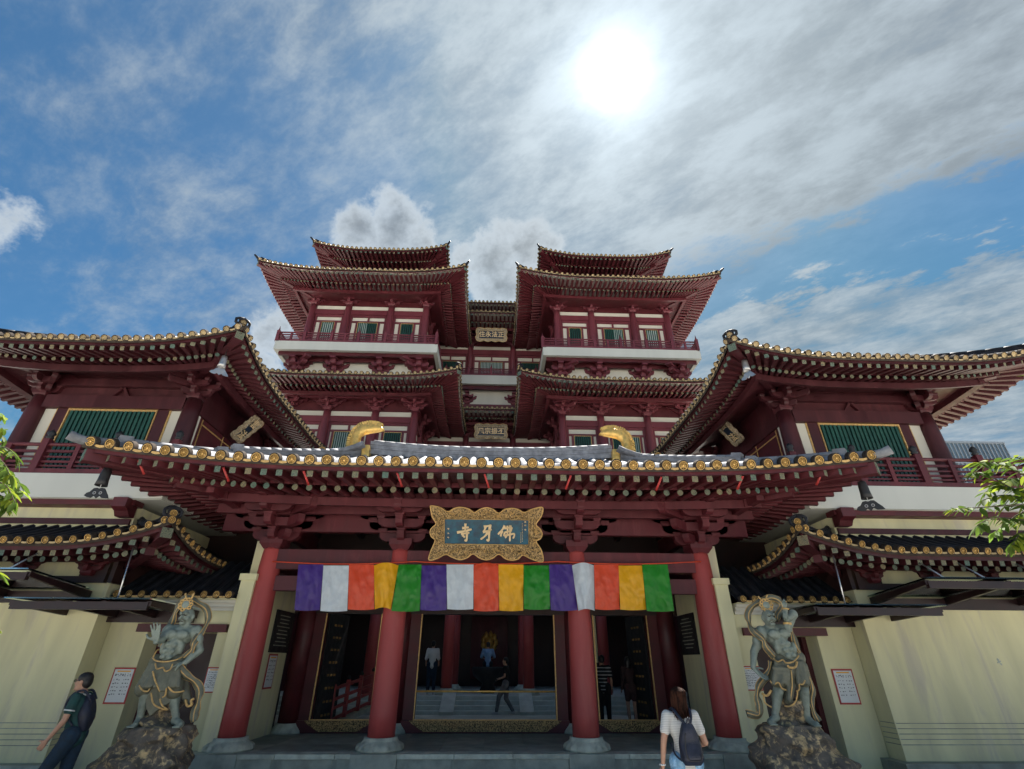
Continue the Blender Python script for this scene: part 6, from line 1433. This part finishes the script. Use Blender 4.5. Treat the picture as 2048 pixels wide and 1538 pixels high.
b = MB(); nk = g['neck']; b.tube([tw(T, nk + Vector((.068 * math.cos(a), .066 * math.sin(a) - .005, -.012 + .012 * math.sin(a)))) for a in [k * math.pi / 8 for k in range(17)]], .012, 'shirt_white', 6); b.build('collar', t)
for q in 'LR':
    c_ = g['sh' + q].lerp(g['el' + q], .56); d_ = (g['el' + q] - g['sh' + q]).normalized(); x_ = d_.cross(Vector((0, 1, 0))).normalized(); y_ = x_.cross(d_)
    b = MB(); b.tube([tw(T, c_ + (x_ * math.cos(a) + y_ * math.sin(a)) * .062) for a in [k * math.pi / 7 for k in range(15)]], .010, 'shirt_white', 6); b.build('sleeve_hem', t)
# visitors in the hall
def vis(px, Y, z, rot, label, **kw):
    x = at(px, 1390, Y).x; return person(label, (x, Y, z), rot, **kw)
vis(860, 20.6, PZ + .48, 0, 'visitor in pale checked shirt at the left edge of the middle doorway', H=1.68, shirt='shirt_white', sleeve=1.0, trousers='jeans_dark', voxel=.026, hands=False)
vis(974, 22.6, PZ + .48, 0, 'visitor in light blue shirt standing before the incense urn', H=1.72, shirt='shirt_blue', sleeve=.9, trousers='shirt_black', voxel=.026, hands=False, J=dict(elL=(-.26, .05, 1.15), elR=(.26, .05, 1.15), wrL=(-.12, .24, 1.1), wrR=(.12, .24, 1.1)))
vis(1012, 18.5, PZ, R(75), 'visitor in black tee and grey trousers striding down the steps', H=1.62, shirt='shirt_black', trousers='pants_grey', voxel=.024, J=dict(knL=(-.08, .22, .56), anL=(-.08, .30, .14), knR=(.09, .02, .50), anR=(.09, -.22, .16), elL=(-.22, .0, 1.13), wrL=(-.16, .22, 1.05), elR=(.22, .02, 1.13), wrR=(.14, .24, 1.08)))
vis(1208, 15.4, PZ, R(-15), 'visitor in black shirt with white stripes behind the right inner column', H=1.66, shirt='black_striped', sleeve=.7, trousers='shirt_black', voxel=.024)
vis(1262, 15.6, PZ, R(10), 'visitor in dark brown top with bare legs in right doorway', H=1.63, shirt='shirt_brown', sleeve=1.2, trousers='shirt_brown', leg=.3, hair_long=.14, voxel=.024)

# ------------------------------------------------------------------ street trees at both edges
def leaf_mesh(L, W, m):
    b = MB(); pr_ = [(0, 0), (.2, .7), (.45, 1), (.7, .8), (.9, .35), (1, 0)]
    vs = [(0, y * L, -.12 * L * y * y) for y, w in pr_] + [(w * W / 2, y * L, -.12 * L * y * y + .12 * w * W) for y, w in pr_[1:-1]] + [(-w * W / 2, y * L, -.12 * L * y * y + .12 * w * W) for y, w in pr_[1:-1]]
    n = 6; fs = [(0, 1, n), (0, n + 4, 1)]
    for k in range(1, 4): fs += [(k, k + 1, n + k, n + k - 1), (k + 1, k, n + 4 + k - 1, n + 4 + k)]
    fs += [(4, 5, n + 3), (5, 4, n + 7)]
    b.add(vs, fs, m, True); return b
def tree(base, label, twigs, crown_c, seed, limit=260):
    rnd = random.Random(seed); t = thing('street_tree', label, 'tree', base); base = Vector(base)
    trunk_pts = [base, base + Vector((.05, .02, 1.2)), base + Vector((-.05, 0, 2.2)), Vector(crown_c)]
    b = MB(); b.tube(spline(trunk_pts, 5), [lerp(.14, .06, i / 15) for i in range(16)], 'bark', 9); b.build('trunk', t)
    lm = [shared('leaf_%d' % k, (lambda k=k: leaf_mesh(.115 + .02 * k, .048, ('leaf', 'leaf_yellow', 'leaf')[k]))) for k in range(3)]
    cnt = 0; rest = MB()
    def leaves(P, each, ndens):
        nonlocal cnt
        for i in range(2, len(P)):
            d = (P[i] - P[i - 1]).normalized()
            for sg in (-1, 1):
                if rnd.random() > ndens: continue
                side = d.cross(Vector((0, 0, 1))); side = side.normalized() * sg if side.length > .01 else Vector((sg, 0, 0))
                y = (d * rnd.uniform(.2, .8) + side * rnd.uniform(.5, 1) + Vector((0, 0, rnd.uniform(-1.0, .1)))).normalized(); x = y.cross(Vector((rnd.uniform(-.4, .4), rnd.uniform(-.4, .4), 1))).normalized(); z = x.cross(y)
                M = frame_m(P[i], x, y, z) @ Matrix.Scale(rnd.uniform(.7, 1.2), 4); k = rnd.choice((0, 0, 1, 2))
                if each and cnt < limit: link('leaf', lm[k][1], t, M); cnt += 1
                else: rest.bake(lm[k][0], M)
    for tp in twigs:
        P = spline(tp, 9); b = MB(); b.tube(P, [lerp(.012, .003, i / (len(P) - 1)) for i in range(len(P))], 'bark', 5); b.build('branch', t); leaves(P, True, .85)
    c = Vector(crown_c)
    for k in range(70):                 # the rest of the crown, outside the picture
        a = rnd.uniform(0, 6.28); e = rnd.uniform(-.3, 1); out = Vector((math.cos(a), math.sin(a), e)).normalized(); r_ = rnd.uniform(.5, 1.25)
        q = c + out * r_ + Vector((0, 0, .5))
        if (q - CAM_LOC).dot(CF) > .3:  # keep the modelled spread of the crown to the street side
            d = q - CAM_LOC; 
            if abs(d.dot(CR)) < d.dot(CF) * 1.06 and abs(d.dot(CU)) < d.dot(CF) * .8: continue
        leaves(spline([c, c.lerp(q, .5) + Vector((0, 0, .15)), q, q + out * .25 - Vector((0, 0, .2))], 5), False, .8)
    rest.build('crown', t, kind='stuff')
V = lambda x, y, Y: at(x, y, Y)
tree((7.6, 4.9, 0), 'leafy green street tree reaching in at the right edge', [
    [V(2120, 1010, 4.9), V(2040, 985, 4.85), V(1975, 950, 4.8), V(1945, 945, 4.8)], [V(2120, 1000, 4.9), V(2030, 940, 4.9), V(1990, 925, 4.9), V(1955, 925, 4.9)], [V(2110, 1010, 4.7), V(2030, 1010, 4.7), V(1960, 1015, 4.7), V(1905, 1018, 4.7)],
    [V(2110, 1030, 4.7), V(2050, 1040, 4.7), V(1990, 1035, 4.7), V(1955, 1050, 4.7)], [V(2110, 990, 5.1), V(2060, 960, 5.1), V(2010, 960, 5.1), V(1970, 985, 5.1)], [V(2110, 1040, 4.6), V(2070, 1060, 4.6), V(2040, 1070, 4.6), V(2025, 1090, 4.6)],
    [V(2110, 960, 5.2), V(2060, 930, 5.2), V(2030, 915, 5.2), V(2000, 930, 5.2)], [V(2110, 1010, 4.8), V(2060, 1000, 4.8), V(2010, 990, 4.8), V(1965, 1000, 4.85)], [V(2110, 1020, 5.0), V(2060, 1020, 5.0), V(2020, 1040, 5.0), V(1990, 1065, 5.0)], [V(2100, 980, 4.8), V(2050, 985, 4.8), V(2020, 975, 4.8), V(1990, 970, 4.8)]], (6.6, 4.9, 3.4), 3)
tree((-7.2, 4.9, 0), 'leafy green street tree reaching in at the left edge', [
    [V(-90, 930, 4.9), V(-30, 905, 4.85), V(10, 895, 4.8), V(35, 915, 4.8)], [V(-90, 950, 4.9), V(-30, 930, 4.9), V(10, 940, 4.9), V(40, 970, 4.9)], [V(-90, 970, 4.7), V(-30, 960, 4.7), V(10, 970, 4.7), V(30, 1005, 4.7)], [V(-90, 990, 4.7), V(-30, 985, 4.7), V(0, 990, 4.7), V(15, 1015, 4.7)],
    [V(-90, 940, 4.6), V(-40, 925, 4.6), V(0, 920, 4.6), V(20, 950, 4.6)], [V(-90, 1120, 4.6), V(-50, 1120, 4.6), V(-35, 1125, 4.6), V(-10, 1145, 4.6)], [V(-90, 1240, 4.6), V(-50, 1240, 4.6), V(-45, 1245, 4.6), V(-22, 1255, 4.6)], [V(-90, 960, 5.0), V(-40, 950, 5), V(5, 955, 5), V(45, 985, 5)]], (-6.3, 4.9, 3.3), 5)

# ------------------------------------------------------------------ office tower far behind on the right
of = thing('office_tower', 'distant blue glass office tower behind the right pavilion railing', 'building', (74, 80, 0))
b = MB(); b.box(68.3, 80.5, 70, 92, 0, 32.3, 'tower_glass'); fo_ = b.build('glass_facade', of)
b = MB()
for i in range(20): x = 68.3 + i * .64; b.box(x - .06, x + .06, 69.85, 70.0, 0, 32.4, 'mullion')
for i in range(30): y = 70 + i * .7; b.box(68.15, 68.3, y - .06, y + .06, 0, 32.4, 'mullion')
b.build('mullions', of, kind='stuff')
for k in range(9): b = MB(); b.box(68.1, 80.6, 69.8, 92, 32.3 - k * 3.4, 32.62 - k * 3.4, 'mullion'); b.build('floor_band', of)

bd = MB(); c = at(1998, 1324, 9.0)
bd.lathe([(.004, -.07), (.02, -.03), (.024, .01), (.012, .05), (.003, .075)], 'stone_dark', (0, 0, 0), 8)
for sg in (-1, 1): bd.add([(0, -.01, -.02), (sg * .05, -.02, .035), (sg * .10, 0, .02), (sg * .06, .01, -.01), (0, .012, .03), (sg * .05, .0, .025)], [(0, 3, 2, 1), (0, 1, 5, 4), (1, 2, 5), (2, 3, 5), (3, 0, 4, 5)], 'stone_dark')
M_ = Matrix.Translation(c) @ Matrix.Rotation(R(70), 4, 'Y') @ Matrix.Scale(.6, 4); bd.v = [tuple(M_ @ Vector(p)) for p in bd.v]
tag(bd.build('bird'), 'small dark bird flying in front of the right cream wall', 'bird')
bpy.data.scenes.remove(TS)
